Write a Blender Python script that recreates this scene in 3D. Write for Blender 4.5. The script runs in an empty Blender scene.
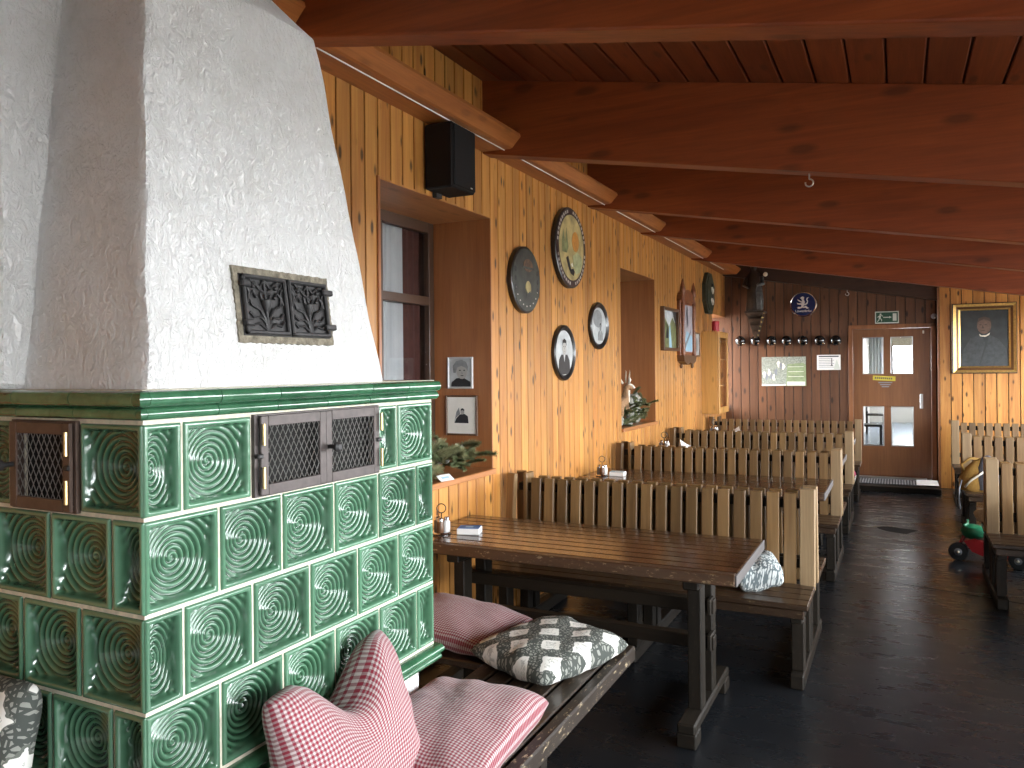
import bpy, bmesh, math, random
from mathutils import Vector, Matrix
random.seed(7)
PI = math.pi
SC = bpy.context.scene
COL = SC.collection
def R(a): return math.radians(a)

# ------------------------------------------------------------------ camera
F0, CY, HC = 782.0, 368.0, 1.62
yaw, roll = R(26.26), R(-0.545)
Fv = Vector((-math.sin(yaw), math.cos(yaw), 0))
Rv = Vector((math.cos(yaw), math.sin(yaw), 0))
Uv = Vector((0, 0, 1))
Rr = Rv * math.cos(roll) + Uv * math.sin(roll)
Ur = Rr.cross(Fv)
cam = bpy.data.cameras.new('camera')
cam.sensor_width = 36.0
cam.lens = F0 / 1024 * 36
cam.shift_y = -(384 - CY) / 1024
cam.clip_start = 0.05
cam_o = bpy.data.objects.new('camera', cam)
COL.objects.link(cam_o)
M = Matrix((Rr, Ur, -Fv)).transposed().to_4x4()
M.translation = Vector((0, 0, HC))
cam_o.matrix_world = M
SC.camera = cam_o

# ------------------------------------------------------------------ sky and exposure
SC.view_settings.view_transform = 'Standard'
SC.view_settings.look = 'None'
SC.view_settings.gamma = 1.0
SC.view_settings.use_curve_mapping = False
SC.view_settings.exposure = 0.0
w = bpy.data.worlds.new('sky'); SC.world = w; w.use_nodes = True
bg = w.node_tree.nodes['Background']
bg.inputs[0].default_value = (0.93, 0.97, 1.0, 1)
bg.inputs[1].default_value = 33.0
SUN = None

# the room: x to the right, y away from the camera
XL, XR, YB, YE = -2.30, 2.90, -2.60, 11.85
def zceil(x): return 3.370 - 0.177 * (x + 2.1)
def zbeam(x): return 2.917 - 0.177 * (x + 2.1)
# windows of the right wall (out of frame) and of the back wall: y0, y1, z0, z1
RWIN = [(-1.35, 0.05), (0.3, 1.6), (1.8, 3.5), (3.8, 5.5), (5.8, 7.5), (7.8, 9.5), (9.8, 11.2)]
RWZ = (0.92, 2.27)
def portal(name, loc, rot, sx, sy):
    l = bpy.data.lights.new(name, 'AREA'); l.shape = 'RECTANGLE'; l.size = sx; l.size_y = sy
    l.cycles.is_portal = True
    o = bpy.data.objects.new(name, l); o.location = loc; o.rotation_euler = rot; COL.objects.link(o)
for a, b in RWIN:
    portal('window_portal', (XR + 0.16, (a + b) / 2, (RWZ[0] + RWZ[1]) / 2), (0, R(90), 0), RWZ[1] - RWZ[0], b - a)

# ------------------------------------------------------------------ materials
def new_mat(name):
    m = bpy.data.materials.new(name); m.use_nodes = True
    nt = m.node_tree
    return m, nt, nt.nodes['Principled BSDF']
class NB:
    def __init__(s, nt): s.nt = nt
    def n(s, t, **kw):
        o = s.nt.nodes.new(t)
        for k, v in kw.items(): setattr(o, k, v)
        return o
    def l(s, a, b): s.nt.links.new(a, b)
    def val(s, sock, v):
        if hasattr(v, 'is_linked'): s.l(v, sock)
        else: sock.default_value = v
    def math(s, op, a, b=0.0, c=0.0):
        o = s.n('ShaderNodeMath', operation=op)
        s.val(o.inputs[0], a); s.val(o.inputs[1], b); s.val(o.inputs[2], c)
        return o.outputs[0]
    def mix(s, f, a, b, mode='MIX'):
        o = s.n('ShaderNodeMix', data_type='RGBA', blend_type=mode)
        s.val(o.inputs[0], f)
        for i, v in ((6, a), (7, b)):
            if hasattr(v, 'is_linked'): s.l(v, o.inputs[i])
            else: o.inputs[i].default_value = (*v[:3], 1)
        return o.outputs[2]
    def ramp(s, f, stops):
        o = s.n('ShaderNodeValToRGB'); s.l(f, o.inputs[0])
        e = o.color_ramp.elements
        while len(e) < len(stops): e.new(0.5)
        for i, (p, c) in enumerate(stops):
            e[i].position = p
            e[i].color = (*c[:3], 1) if not isinstance(c, (int, float)) else (c, c, c, 1)
        return o.outputs[0]
    def mapping(s, v, sc):
        o = s.n('ShaderNodeMapping'); s.l(v, o.inputs[0]); o.inputs[3].default_value = sc
        return o.outputs[0]
    def noise(s, v, scale=1, detail=4, rough=.55, dist=0):
        o = s.n('ShaderNodeTexNoise'); s.l(v, o.inputs['Vector'])
        o.inputs['Scale'].default_value = scale; o.inputs['Detail'].default_value = detail
        o.inputs['Roughness'].default_value = rough; o.inputs['Distortion'].default_value = dist
        return o.outputs[0]
    def bump(s, h, strength, dist, bsdf):
        o = s.n('ShaderNodeBump'); s.l(h, o.inputs['Height'])
        o.inputs['Strength'].default_value = strength; o.inputs['Distance'].default_value = dist
        s.l(o.outputs[0], bsdf.inputs['Normal'])
    def coords(s):
        tc = s.n('ShaderNodeTexCoord'); oi = s.n('ShaderNodeObjectInfo')
        vm = s.n('ShaderNodeVectorMath', operation='SCALE'); vm.inputs[0].default_value = (13, 7, 29)
        s.l(oi.outputs['Random'], vm.inputs['Scale'])
        va = s.n('ShaderNodeVectorMath', operation='ADD'); s.l(tc.outputs['Object'], va.inputs[0]); s.l(vm.outputs[0], va.inputs[1])
        return va.outputs[0], oi.outputs['Random'], tc
def plain(name, col, rough=.6, metal=0, var=0, scale=20, bump=0, coat=0, spec=None):
    m, nt, b = new_mat(name); k = NB(nt)
    b.inputs['Roughness'].default_value = rough; b.inputs['Metallic'].default_value = metal
    b.inputs['Coat Weight'].default_value = coat
    if spec is not None: b.inputs['Specular IOR Level'].default_value = spec
    v, rnd, tc = k.coords()
    n = k.noise(v, scale, 4)
    lo = tuple(c * (1 - max(var, .04)) for c in col); hi = tuple(min(1, c * (1 + max(var, .04))) for c in col)
    k.l(k.ramp(n, [(.3, lo), (.7, hi)]), b.inputs['Base Color'])
    if bump: k.bump(n, bump, .01, b)
    return m
def wood(name, c1, c2, axis='z', rough=.5, coat=0, var=.18, knots=.5, grain=1.0, kscale=1.0, wear=None, spec=.5):
    m, nt, b = new_mat(name); k = NB(nt)
    v, rnd, tc = k.coords()
    def sc(ac, al): return tuple(al if a == axis else ac for a in 'xyz')
    g1 = k.noise(k.mapping(v, sc(16 * grain, 1.1)), 1, 5, .6, .7)
    g2 = k.noise(k.mapping(v, sc(110 * grain, 3.0)), 1, 3, .6)
    c = k.ramp(g1, [(.28, c1), (.72, c2)])
    c = k.mix(.5, c, k.ramp(g2, [(.3, .62), (.65, 1.0)]), 'MULTIPLY')
    if knots > 0:
        vo = k.n('ShaderNodeTexVoronoi'); vo.inputs['Scale'].default_value = 1
        k.l(k.mapping(v, sc(10 * kscale, 3.6 * kscale)), vo.inputs['Vector'])
        kn = k.ramp(vo.outputs['Distance'], [(.115, 1), (.175, .45), (.235, 0)])
        c = k.mix(k.math('MULTIPLY', kn, knots), c, tuple(x * .12 for x in c1))
    vv = k.n('ShaderNodeMapRange'); k.l(rnd, vv.inputs[0]); vv.inputs[3].default_value = 1 - var; vv.inputs[4].default_value = 1 + var
    hs = k.n('ShaderNodeHueSaturation'); k.l(c, hs.inputs['Color']); k.l(vv.outputs[0], hs.inputs['Value'])
    c = hs.outputs[0]
    if wear:
        wn = k.noise(k.mapping(tc.outputs['Object'], sc(70, 26)), 1, 6, .75)
        c = k.mix(k.ramp(wn, [(.575, 0), (.64, 1)]), c, wear)
    k.l(c, b.inputs['Base Color'])
    b.inputs['Roughness'].default_value = rough; b.inputs['Coat Weight'].default_value = coat; b.inputs['Coat Roughness'].default_value = .15
    b.inputs['Specular IOR Level'].default_value = spec
    k.bump(g2, .12, .004, b)
    return m
MAT = {}
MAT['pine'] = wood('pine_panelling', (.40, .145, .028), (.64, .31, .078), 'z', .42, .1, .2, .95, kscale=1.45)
MAT['pine_shade'] = wood('shaded_pine_panelling', (.085, .034, .014), (.15, .062, .026), 'z', .5, 0, .2, .85, kscale=1.1)  # pine darkened so dimmer light at the far end sits in the colour
MAT['pine_light'] = wood('light_pine', (.55, .27, .07), (.70, .38, .11), 'z', .45, .1, .1, .6)
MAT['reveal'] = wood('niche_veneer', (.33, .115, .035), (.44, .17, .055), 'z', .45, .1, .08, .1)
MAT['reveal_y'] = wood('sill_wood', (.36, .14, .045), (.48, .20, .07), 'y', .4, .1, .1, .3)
MAT['beam'] = wood('stained_beam', (.20, .036, .0065), (.33, .072, .014), 'x', .5, .05, .1, .5, grain=.8, kscale=.7)
MAT['shade_timber'] = wood('shade_dark_timber', (.03, .012, .006), (.05, .02, .01), 'x', .6, 0, .1, .3)  # far beam's shadow and board-gap shade put into the colour
MAT['plate'] = wood('wall_plate_timber', (.30, .095, .022), (.46, .165, .042), 'y', .45, .05, .1, .3)
MAT['ceil'] = wood('stained_ceiling_board', (.13, .026, .006), (.21, .048, .011), 'y', .5, .05, .22, .5)
MAT['slat'] = wood('oak_slat', (.13, .068, .024), (.245, .145, .058), 'z', .42, .15, .28, .2)
MAT['slat_end'] = wood('pale_oak_end_board', (.24, .155, .078), (.34, .235, .125), 'z', .5, 0, .1, .2)
MAT['bench_x'] = wood('dark_bench_board', (.026, .013, .007), (.05, .027, .013), 'x', .36, .25, .15, .1, wear=(.16, .11, .06))
MAT['bench_y'] = wood('worn_bench_board', (.018, .011, .007), (.036, .022, .013), 'y', .4, .2, .15, .1, wear=(.15, .105, .06))
MAT['edge_y'] = wood('worn_bench_edge', (.016, .011, .008), (.034, .022, .014), 'y', .5, .0, .1, .1, wear=(.42, .33, .21))
MAT['leg'] = wood('dark_oak_leg', (.010, .008, .006), (.022, .017, .012), 'z', .5, 0, .15, .1, wear=(.034, .028, .02), spec=.22)
MAT['rail_x'] = wood('dark_oak_rail', (.011, .008, .0055), (.024, .017, .011), 'x', .5, 0, .15, .1, spec=.22)
MAT['foot_y'] = wood('dark_oak_foot', (.010, .008, .006), (.022, .017, .012), 'y', .5, 0, .15, .1, spec=.22)
MAT['table'] = wood('varnished_table_board', (.038, .017, .008), (.075, .034, .015), 'x', .26, .6, .15, .05)
MAT['table_edge'] = wood('worn_table_edge', (.045, .021, .010), (.085, .042, .02), 'x', .45, .1, .1, .1, wear=(.26, .19, .11))
MAT['end_grey'] = wood('grey_end_strip', (.09, .083, .082), (.14, .13, .128), 'y', .5, .1, .1, 0)
MAT['door'] = wood('door_veneer', (.15, .06, .024), (.22, .095, .038), 'z', .32, .15, .05, 0)
MAT['door_frame'] = wood('door_frame_wood', (.20, .075, .028), (.30, .12, .045), 'z', .4, .1, .1, .2)

def mk_plaster():
    m, nt, b = new_mat('rough_white_plaster'); k = NB(nt)
    tc = k.n('ShaderNodeTexCoord'); v = tc.outputs['Object']
    n1 = k.noise(k.mapping(v, (46, 46, 30)), 1, 6, .62, 1.2)
    n2 = k.noise(k.mapping(v, (130, 130, 90)), 1, 4, .6, .6)
    h = k.math('ADD', k.math('MULTIPLY', k.ramp(n1, [(.38, 0), (.62, 1)]), .8), k.math('MULTIPLY', n2, .35))
    k.bump(h, .8, .014, b)
    dirt = k.noise(v, 9, 5, .7)
    k.l(k.ramp(dirt, [(.25, (.80, .79, .76)), (.55, (.90, .895, .88))]), b.inputs['Base Color'])
    b.inputs['Roughness'].default_value = .9
    return m
MAT['plaster'] = mk_plaster()
def mk_glaze(name, tile):
    m, nt, b = new_mat(name); k = NB(nt)
    v, rnd, tc = k.coords()
    n = k.noise(v, 14, 5, .65, .8)
    c = k.ramp(n, [(.28, (.030, .115, .055)), (.62, (.060, .185, .095)), (.85, (.13, .30, .18))])
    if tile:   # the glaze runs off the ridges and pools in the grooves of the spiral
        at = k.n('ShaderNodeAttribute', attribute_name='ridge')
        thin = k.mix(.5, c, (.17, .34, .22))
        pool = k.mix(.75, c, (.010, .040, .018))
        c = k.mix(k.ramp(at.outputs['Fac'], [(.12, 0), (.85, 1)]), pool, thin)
    vv = k.n('ShaderNodeMapRange'); k.l(rnd, vv.inputs[0]); vv.inputs[3].default_value = .62; vv.inputs[4].default_value = .95
    hs = k.n('ShaderNodeHueSaturation'); k.l(c, hs.inputs['Color']); k.l(vv.outputs[0], hs.inputs['Value'])
    k.l(hs.outputs[0], b.inputs['Base Color'])
    b.inputs['Roughness'].default_value = .17; b.inputs['Coat Weight'].default_value = .6; b.inputs['Coat Roughness'].default_value = .06
    k.bump(k.noise(v, 60, 3), .14, .004, b)
    return m
MAT['glaze'] = mk_glaze('green_tile_glaze', True)
MAT['glaze_plain'] = mk_glaze('green_moulding_glaze', False)
MAT['grout'] = plain('cream_grout', (.60, .56, .45), .85, var=.18, scale=60, bump=.2)
MAT['near_black'] = plain('near_black_surface', (.012, .011, .010), .9)  # holds the darkness behind the grates; also floor patch and seam
MAT['iron_brown'] = plain('brown_painted_iron', (.10, .065, .05), .5, .2, var=.2, scale=30)
MAT['iron'] = plain('grey_brown_iron', (.085, .07, .066), .5, .4, var=.2, scale=30)
MAT['wire'] = plain('steel_mesh', (.34, .33, .31), .4, .8)
MAT['cast'] = plain('cast_iron', (.045, .043, .043), .5, .5, var=.25, scale=40)
MAT['mortar'] = plain('crumbly_mortar', (.20, .175, .13), .95, var=.45, scale=60, bump=.8)
MAT['brass'] = plain('brass', (.60, .45, .22), .35, 1)
MAT['black'] = plain('black_plastic', (.006, .006, .0065), .55, spec=.25)
MAT['black_gloss'] = plain('black_gloss', (.008, .008, .008), .08, 0, coat=.5)
MAT['chrome'] = plain('chrome', (.75, .75, .76), .15, 1)
MAT['white'] = plain('white_paper', (.82, .82, .80), .7)
MAT['cream'] = plain('cream_paper', (.85, .82, .74), .7)
MAT['blue'] = plain('blue_print', (.03, .16, .42), .5)
MAT['bluebox'] = plain('pale_blue_print', (.35, .55, .68), .5)
MAT['navy'] = plain('navy_enamel', (.012, .022, .085), .25, coat=.4)
MAT['silver'] = plain('silver_print', (.62, .62, .60), .4, .3)
MAT['green_sign'] = plain('dark_green_sign', (.012, .07, .04), .4)
MAT['sign_white'] = plain('sign_white', (.62, .66, .60), .5)
MAT['yellow'] = plain('yellow_sticker', (.55, .46, .05), .5)
MAT['gold'] = plain('gilt_frame', (.72, .48, .16), .32, .85, var=.2, scale=40)
MAT['gold_dark'] = plain('dark_gilt', (.16, .075, .03), .4, .3)
MAT['black_wood'] = plain('black_frame_wood', (.014, .012, .011), .35, coat=.3)
MAT['canvas'] = plain('dark_canvas', (.030, .035, .036), .55, var=.25, scale=9)
MAT['coat'] = plain('painted_coat', (.048, .054, .056), .6, var=.25, scale=25)
MAT['skin'] = plain('painted_skin', (.13, .082, .058), .6, var=.2, scale=30)
MAT['skin_dark'] = plain('painted_features', (.07, .045, .035), .6)
MAT['photo_light'] = plain('photo_grey', (.50, .52, .52), .35, var=.2, scale=12)
MAT['photo_mid'] = plain('photo_mid_grey', (.24, .25, .25), .4, var=.25, scale=18)
MAT['photo_dark'] = plain('photo_dark', (.018, .018, .020), .4)
MAT['photo_skin'] = plain('photo_skin_grey', (.42, .40, .37), .4)
MAT['glass'] = None
def mk_glass():
    m, nt, b = new_mat('clear_glass'); k = NB(nt)
    tr = k.n('ShaderNodeBsdfTransparent'); gl = k.n('ShaderNodeBsdfGlossy'); gl.inputs['Roughness'].default_value = .02
    fr = k.n('ShaderNodeLayerWeight'); fr.inputs[0].default_value = .5
    ff = k.math('MULTIPLY_ADD', k.math('POWER', fr.outputs['Facing'], 4.0), .45, .03)
    mx = k.n('ShaderNodeMixShader'); k.l(ff, mx.inputs[0]); k.l(tr.outputs[0], mx.inputs[1]); k.l(gl.outputs[0], mx.inputs[2])
    k.l(mx.outputs[0], nt.nodes['Material Output'].inputs[0])
    return m
MAT['glass'] = mk_glass()
MAT['disc_dark'] = plain('dark_olive_paint', (.040, .043, .036), .42, var=.5, scale=11)
MAT['disc_brown'] = plain('faded_brown_paint', (.12, .065, .035), .5, var=.4, scale=30)
MAT['disc_ochre'] = plain('ochre_landscape_paint', (.42, .33, .14), .5, var=.45, scale=9)
MAT['disc_sun'] = plain('orange_paint', (.50, .21, .03), .5, var=.2)
MAT['disc_sea'] = plain('pale_green_paint', (.36, .38, .20), .5, var=.3)
MAT['disc_letter'] = plain('pale_lettering', (.48, .45, .42), .5)
MAT['disc_rim'] = plain('dark_maroon_rim', (.035, .014, .014), .4, var=.3)
MAT['fir'] = plain('fir_needles', (.14, .17, .075), .6, var=.5, scale=30)
MAT['fir_dry'] = plain('dry_needles', (.24, .24, .12), .6, var=.5, scale=30)
MAT['twig'] = plain('twig_bark', (.10, .06, .035), .8, var=.3)
MAT['lichen'] = plain('grey_lichen', (.36, .36, .33), .9, var=.3, scale=50, bump=.6)
MAT['petal'] = plain('white_petals', (.80, .78, .68), .6)
MAT['rock'] = plain('pale_rock', (.30, .29, .25), .9, var=.35, scale=40, bump=.5)
MAT['fur'] = plain('tan_fur', (.30, .17, .085), .9, var=.35, scale=60, bump=.4)
MAT['fur_white'] = plain('white_fur', (.72, .66, .56), .9, var=.1)
MAT['horn'] = plain('pale_horn', (.50, .40, .28), .5)
MAT['red'] = plain('red_plastic', (.36, .012, .018), .35, coat=.2)
MAT['redwax'] = plain('red_wax', (.42, .02, .03), .5)
MAT['green_plastic'] = plain('green_plastic', (.012, .14, .065), .35, coat=.2)
MAT['rubber'] = plain('dark_rubber', (.018, .022, .026), .6)
MAT['mustard'] = plain('mustard_fabric', (.33, .185, .04), .85, var=.2, scale=60, bump=.3)
MAT['greycloth'] = plain('grey_fabric', (.085, .085, .10), .85, var=.2, scale=60, bump=.3)
MAT['beigecloth'] = plain('beige_fabric', (.40, .35, .26), .9, var=.2, scale=40, bump=.3)
def mk_sheer():
    m, nt, b = new_mat('sheer_white_curtain'); k = NB(nt)
    v, rnd, tc = k.coords()
    d = k.n('ShaderNodeBsdfDiffuse'); tl = k.n('ShaderNodeBsdfTranslucent'); mx = k.n('ShaderNodeMixShader'); mx.inputs[0].default_value = .12
    c = k.ramp(k.noise(k.mapping(v, (30, 30, 1)), 1, 3), [(.3, (.50, .52, .52)), (.7, (.60, .61, .60))])
    k.l(c, d.inputs[0]); k.l(c, tl.inputs[0]); k.l(d.outputs[0], mx.inputs[1]); k.l(tl.outputs[0], mx.inputs[2])
    k.l(mx.outputs[0], nt.nodes['Material Output'].inputs[0])
    return m
MAT['sheer'] = mk_sheer()
MAT['curtain'] = plain('white_curtain', (.36, .38, .39), .9, var=.08, scale=6)
MAT['curtain_red'] = plain('dark_red_curtain', (.055, .016, .013), .9, var=.2)
MAT['win_frame'] = plain('dark_window_frame', (.075, .038, .022), .45, coat=.1)
MAT['statue'] = plain('dark_carved_wood', (.030, .020, .014), .38, var=.4, scale=16, coat=.2)
MAT['statue_grey'] = plain('worn_silvered_robe', (.10, .105, .105), .35, .3, var=.4, scale=22)
MAT['steel'] = plain('brushed_steel', (.55, .55, .55), .35, .9)
MAT['ribs'] = plain('grey_mat_ribs', (.30, .32, .34), .5, .3, var=.2)
MAT['mapgrey'] = plain('map_relief_print', (.30, .33, .28), .6, var=.55, scale=70)
MAT['mapgreen'] = plain('map_green_print', (.26, .33, .18), .6, var=.2, scale=25)
MAT['ink'] = plain('dark_ink', (.06, .06, .07), .6)
MAT['inkgrey'] = plain('grey_ink', (.22, .24, .27), .6)
MAT['frame_wood'] = plain('brown_frame_wood', (.11, .05, .022), .4, var=.2)
MAT['frame_carved'] = plain('carved_red_brown_wood', (.22, .075, .03), .4, var=.3, scale=40)
MAT['mirror_pale'] = plain('pale_lilac_print', (.44, .40, .43), .35, var=.25, scale=8)
MAT['paint_green'] = plain('green_landscape_paint', (.17, .19, .08), .45, var=.5, scale=14)
MAT['paint_sky'] = plain('pale_sky_paint', (.55, .58, .60), .45, var=.2)
MAT['plaque'] = plain('dark_green_plaque', (.035, .040, .024), .5, var=.3)
MAT['bone'] = plain('bone_white', (.70, .66, .55), .6)
MAT['vest_floor'] = plain('blue_grey_floor', (.17, .22, .28), .22, var=.15, scale=3)
MAT['vest_wall'] = plain('pale_hall_wall', (.55, .53, .49), .8)
MAT['ground'] = plain('gravel_ground', (.26, .255, .24), .95, var=.3, scale=.6)
MAT['outer'] = plain('outer_render', (.55, .53, .48), .9)
MAT['pink'] = plain('crimson_plastic', (.35, .02, .09), .5)
def mk_floor():
    m, nt, b = new_mat('dark_linoleum'); k = NB(nt)
    tc = k.n('ShaderNodeTexCoord'); v = tc.outputs['Object']
    n = k.noise(v, 1.6, 6, .6, .4); n2 = k.noise(k.mapping(v, (3, 9, 3)), 1, 6, .7)
    k.l(k.ramp(n, [(.3, (.0065, .0075, .009)), (.7, (.012, .0135, .016))]), b.inputs['Base Color'])
    rr = k.n('ShaderNodeMapRange'); k.l(n2, rr.inputs[0]); rr.inputs[1].default_value = .3; rr.inputs[2].default_value = .7; rr.inputs[3].default_value = .24; rr.inputs[4].default_value = .33
    k.l(rr.outputs[0], b.inputs['Roughness'])
    return m
MAT['floor'] = mk_floor()
def mk_gingham(name, red, per):
    m, nt, b = new_mat(name); k = NB(nt)
    uv = k.n('ShaderNodeUVMap'); sx = k.n('ShaderNodeSeparateXYZ'); k.l(uv.outputs[0], sx.inputs[0])
    def st(o): return k.math('LESS_THAN', k.math('FRACT', k.math('MULTIPLY', o, 1 / per)), .52)
    f = k.math('MULTIPLY', k.math('ADD', st(sx.outputs[0]), st(sx.outputs[1])), .5)
    c = k.ramp(f, [(0, (.50, .43, .42)), (.5, tuple(r * .6 + .15 for r in red)), (1, red)])
    k.l(c, b.inputs['Base Color']); b.inputs['Roughness'].default_value = .9
    b.inputs['Sheen Weight'].default_value = .15
    tc = k.n('ShaderNodeTexCoord')
    k.bump(k.noise(tc.outputs['Object'], 14, 4), .35, .02, b)
    return m
MAT['gingham'] = mk_gingham('red_gingham', (.23, .012, .030), .0115)
def mk_damask(name, pitch=.15):
    m, nt, b = new_mat(name); k = NB(nt)
    uv = k.n('ShaderNodeUVMap'); sx = k.n('ShaderNodeSeparateXYZ'); k.l(uv.outputs[0], sx.inputs[0])
    u = k.math('MULTIPLY', sx.outputs[0], 1 / pitch); v = k.math('MULTIPLY', sx.outputs[1], 1 / pitch)
    tcn = k.noise(uv.outputs[0], 28, 2)
    tw = k.math('MULTIPLY', k.math('SUBTRACT', tcn, .5), .22)
    def cell(ou, ov):
        a = k.math('ABSOLUTE', k.math('SUBTRACT', k.math('FRACT', k.math('ADD', u, ou)), .5))
        c = k.math('ABSOLUTE', k.math('SUBTRACT', k.math('FRACT', k.math('ADD', v, ov)), .5))
        s1 = k.math('ADD', k.math('MULTIPLY', a, 1.0), k.math('MULTIPLY', c, .78))
        return k.math('ADD', s1, tw)
    d = k.math('MINIMUM', cell(0, 0), cell(.5, .5))
    med = k.math('LESS_THAN', d, .255)
    ring = k.math('MULTIPLY', k.math('GREATER_THAN', d, .255), k.math('LESS_THAN', d, .28))
    vo = k.n('ShaderNodeTexVoronoi', feature='DISTANCE_TO_EDGE'); k.l(uv.outputs[0], vo.inputs['Vector']); vo.inputs['Scale'].default_value = 75
    leaf = k.math('MULTIPLY', k.math('GREATER_THAN', vo.outputs[0], .17), .55)
    base = k.mix(leaf, (.060, .068, .060), (.42, .43, .38))
    sk = k.noise(uv.outputs[0], 60, 3, .6, 1.5)
    sketch = k.math('MULTIPLY', k.math('LESS_THAN', d, .17), k.ramp(sk, [(.50, 0), (.56, .6)]))
    white = k.mix(sketch, (.74, .73, .68), (.24, .25, .23))
    c = k.mix(ring, base, (.13, .14, .12)); c = k.mix(med, c, white)
    k.l(c, b.inputs['Base Color']); b.inputs['Roughness'].default_value = .9
    tc = k.n('ShaderNodeTexCoord')
    k.bump(k.noise(tc.outputs['Object'], 12, 4), .3, .02, b)
    return m
MAT['damask'] = mk_damask('grey_medallion_print', .175)
def mk_speckle():
    m, nt, b = new_mat('grey_speckled_print'); k = NB(nt)
    uv = k.n('ShaderNodeUVMap')
    vo = k.n('ShaderNodeTexVoronoi'); k.l(uv.outputs[0], vo.inputs['Vector']); vo.inputs['Scale'].default_value = 105
    k.l(k.ramp(vo.outputs['Distance'], [(.42, (.62, .66, .65)), (.55, (.13, .16, .17))]), b.inputs['Base Color'])
    b.inputs['Roughness'].default_value = .9
    return m
MAT['speckle'] = mk_speckle()

# ------------------------------------------------------------------ mesh helpers
class MB:
    def __init__(s): s.v = []; s.f = []
    def add(s, vs, fs):
        o = len(s.v); s.v += [tuple(x) for x in vs]; s.f += [tuple(i + o for i in f) for f in fs]; return s
    def box(s, x0, x1, y0, y1, z0, z1, c=.003):
        c = min(c, abs(x1 - x0) * .45, abs(y1 - y0) * .45, abs(z1 - z0) * .45)
        lo, hi = (x0, y0, z0), (x1, y1, z1)
        vs = []; ix = {}
        for sg in [(a, b, d) for a in (0, 1) for b in (0, 1) for d in (0, 1)]:
            for ax in range(3):
                p = []
                for i in range(3):
                    e = (lo[i], hi[i])[sg[i]]
                    if i != ax: e += c if sg[i] == 0 else -c
                    p.append(e)
                ix[(sg, ax)] = len(vs); vs.append(p)
        fs = []
        for ax in range(3):
            o = [i for i in range(3) if i != ax]
            for sd in (0, 1):
                q = []
                for a, b in ((0, 0), (1, 0), (1, 1), (0, 1)):
                    g = [0, 0, 0]; g[ax] = sd; g[o[0]] = a; g[o[1]] = b; q.append(ix[(tuple(g), ax)])
                fs.append(q)
            for a in (0, 1):
                for b in (0, 1):
                    g0 = [0, 0, 0]; g0[o[0]] = a; g0[o[1]] = b; g1 = list(g0); g1[ax] = 1
                    g0, g1 = tuple(g0), tuple(g1)
                    fs.append([ix[(g0, o[0])], ix[(g1, o[0])], ix[(g1, o[1])], ix[(g0, o[1])]])
        for sg in [(a, b, d) for a in (0, 1) for b in (0, 1) for d in (0, 1)]:
            fs.append([ix[(sg, 0)], ix[(sg, 1)], ix[(sg, 2)]])
        return s.add(vs, fs)
    def hexa(s, p):   # 8 points: bottom 4 then top 4
        return s.add(p, [(0, 1, 2, 3), (4, 5, 6, 7), (0, 1, 5, 4), (1, 2, 6, 5), (2, 3, 7, 6), (3, 0, 4, 7)])
    def tube(s, pts, r, n=8, closed=False):
        pts = [Vector(p) for p in pts]; m = len(pts)
        rs = r if isinstance(r, (list, tuple)) else [r] * m
        up = Vector((0, 0, 1)); vs = []; prev = None
        for i, p in enumerate(pts):
            a = pts[(i - 1) % m] if (closed or i > 0) else p; b = pts[(i + 1) % m] if (closed or i < m - 1) else p
            t = (b - a).normalized()
            if prev is None:
                nn = t.cross(up)
                if nn.length < 1e-3: nn = t.cross(Vector((1, 0, 0)))
            else: nn = prev - t * prev.dot(t)
            nn.normalize(); prev = nn; bb = t.cross(nn)
            for j in range(n):
                an = 2 * PI * j / n; vs.append(p + (nn * math.cos(an) + bb * math.sin(an)) * rs[i])
        fs = []
        for i in range(m if closed else m - 1):
            for j in range(n):
                a, b = i * n + j, i * n + (j + 1) % n; i2 = (i + 1) % m
                fs.append((a, b, i2 * n + (j + 1) % n, i2 * n + j))
        if not closed:
            fs.append(tuple(range(n))); fs.append(tuple((m - 1) * n + j for j in range(n)))
        return s.add(vs, fs)
    def lathe(s, prof, n=24, axis='z', at=(0, 0, 0), sx=1, sz=1):   # prof: (radius, height along axis)
        vs = []; fs = []; m = len(prof)
        for (r, h) in prof:
            for j in range(n):
                a = 2 * PI * j / n; c, d = r * math.cos(a) * sx, r * math.sin(a) * sz
                p = (c, d, h) if axis == 'z' else (c, h, d) if axis == 'y' else (h, c, d)
                vs.append((p[0] + at[0], p[1] + at[1], p[2] + at[2]))
        for i in range(m - 1):
            for j in range(n):
                fs.append((i * n + j, i * n + (j + 1) % n, (i + 1) * n + (j + 1) % n, (i + 1) * n + j))
        fs.append(tuple(range(n))); fs.append(tuple((m - 1) * n + j for j in range(n)))
        return s.add(vs, fs)
    def prism(s, poly, axis, a0, a1):   # polygon in the other two axes, extruded along axis
        n = len(poly); vs = []
        for a in (a0, a1):
            for (p, q) in poly:
                vs.append((a, p, q) if axis == 'x' else (p, a, q) if axis == 'y' else (p, q, a))
        fs = [tuple(range(n)), tuple(range(n, 2 * n))] + [(i, (i + 1) % n, n + (i + 1) % n, n + i) for i in range(n)]
        return s.add(vs, fs)
    def ball(s, c, r, n=12, m=8):
        rx, ry, rz = r if isinstance(r, (list, tuple)) else (r, r, r)
        prof = [(math.sin(PI * i / m), -math.cos(PI * i / m)) for i in range(m + 1)]
        prof[0] = (.02, -1); prof[-1] = (.02, 1)
        b = MB().lathe(prof, n)
        return s.add([(c[0] + x * rx, c[1] + y * ry, c[2] + z * rz) for x, y, z in b.v], b.f)
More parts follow.
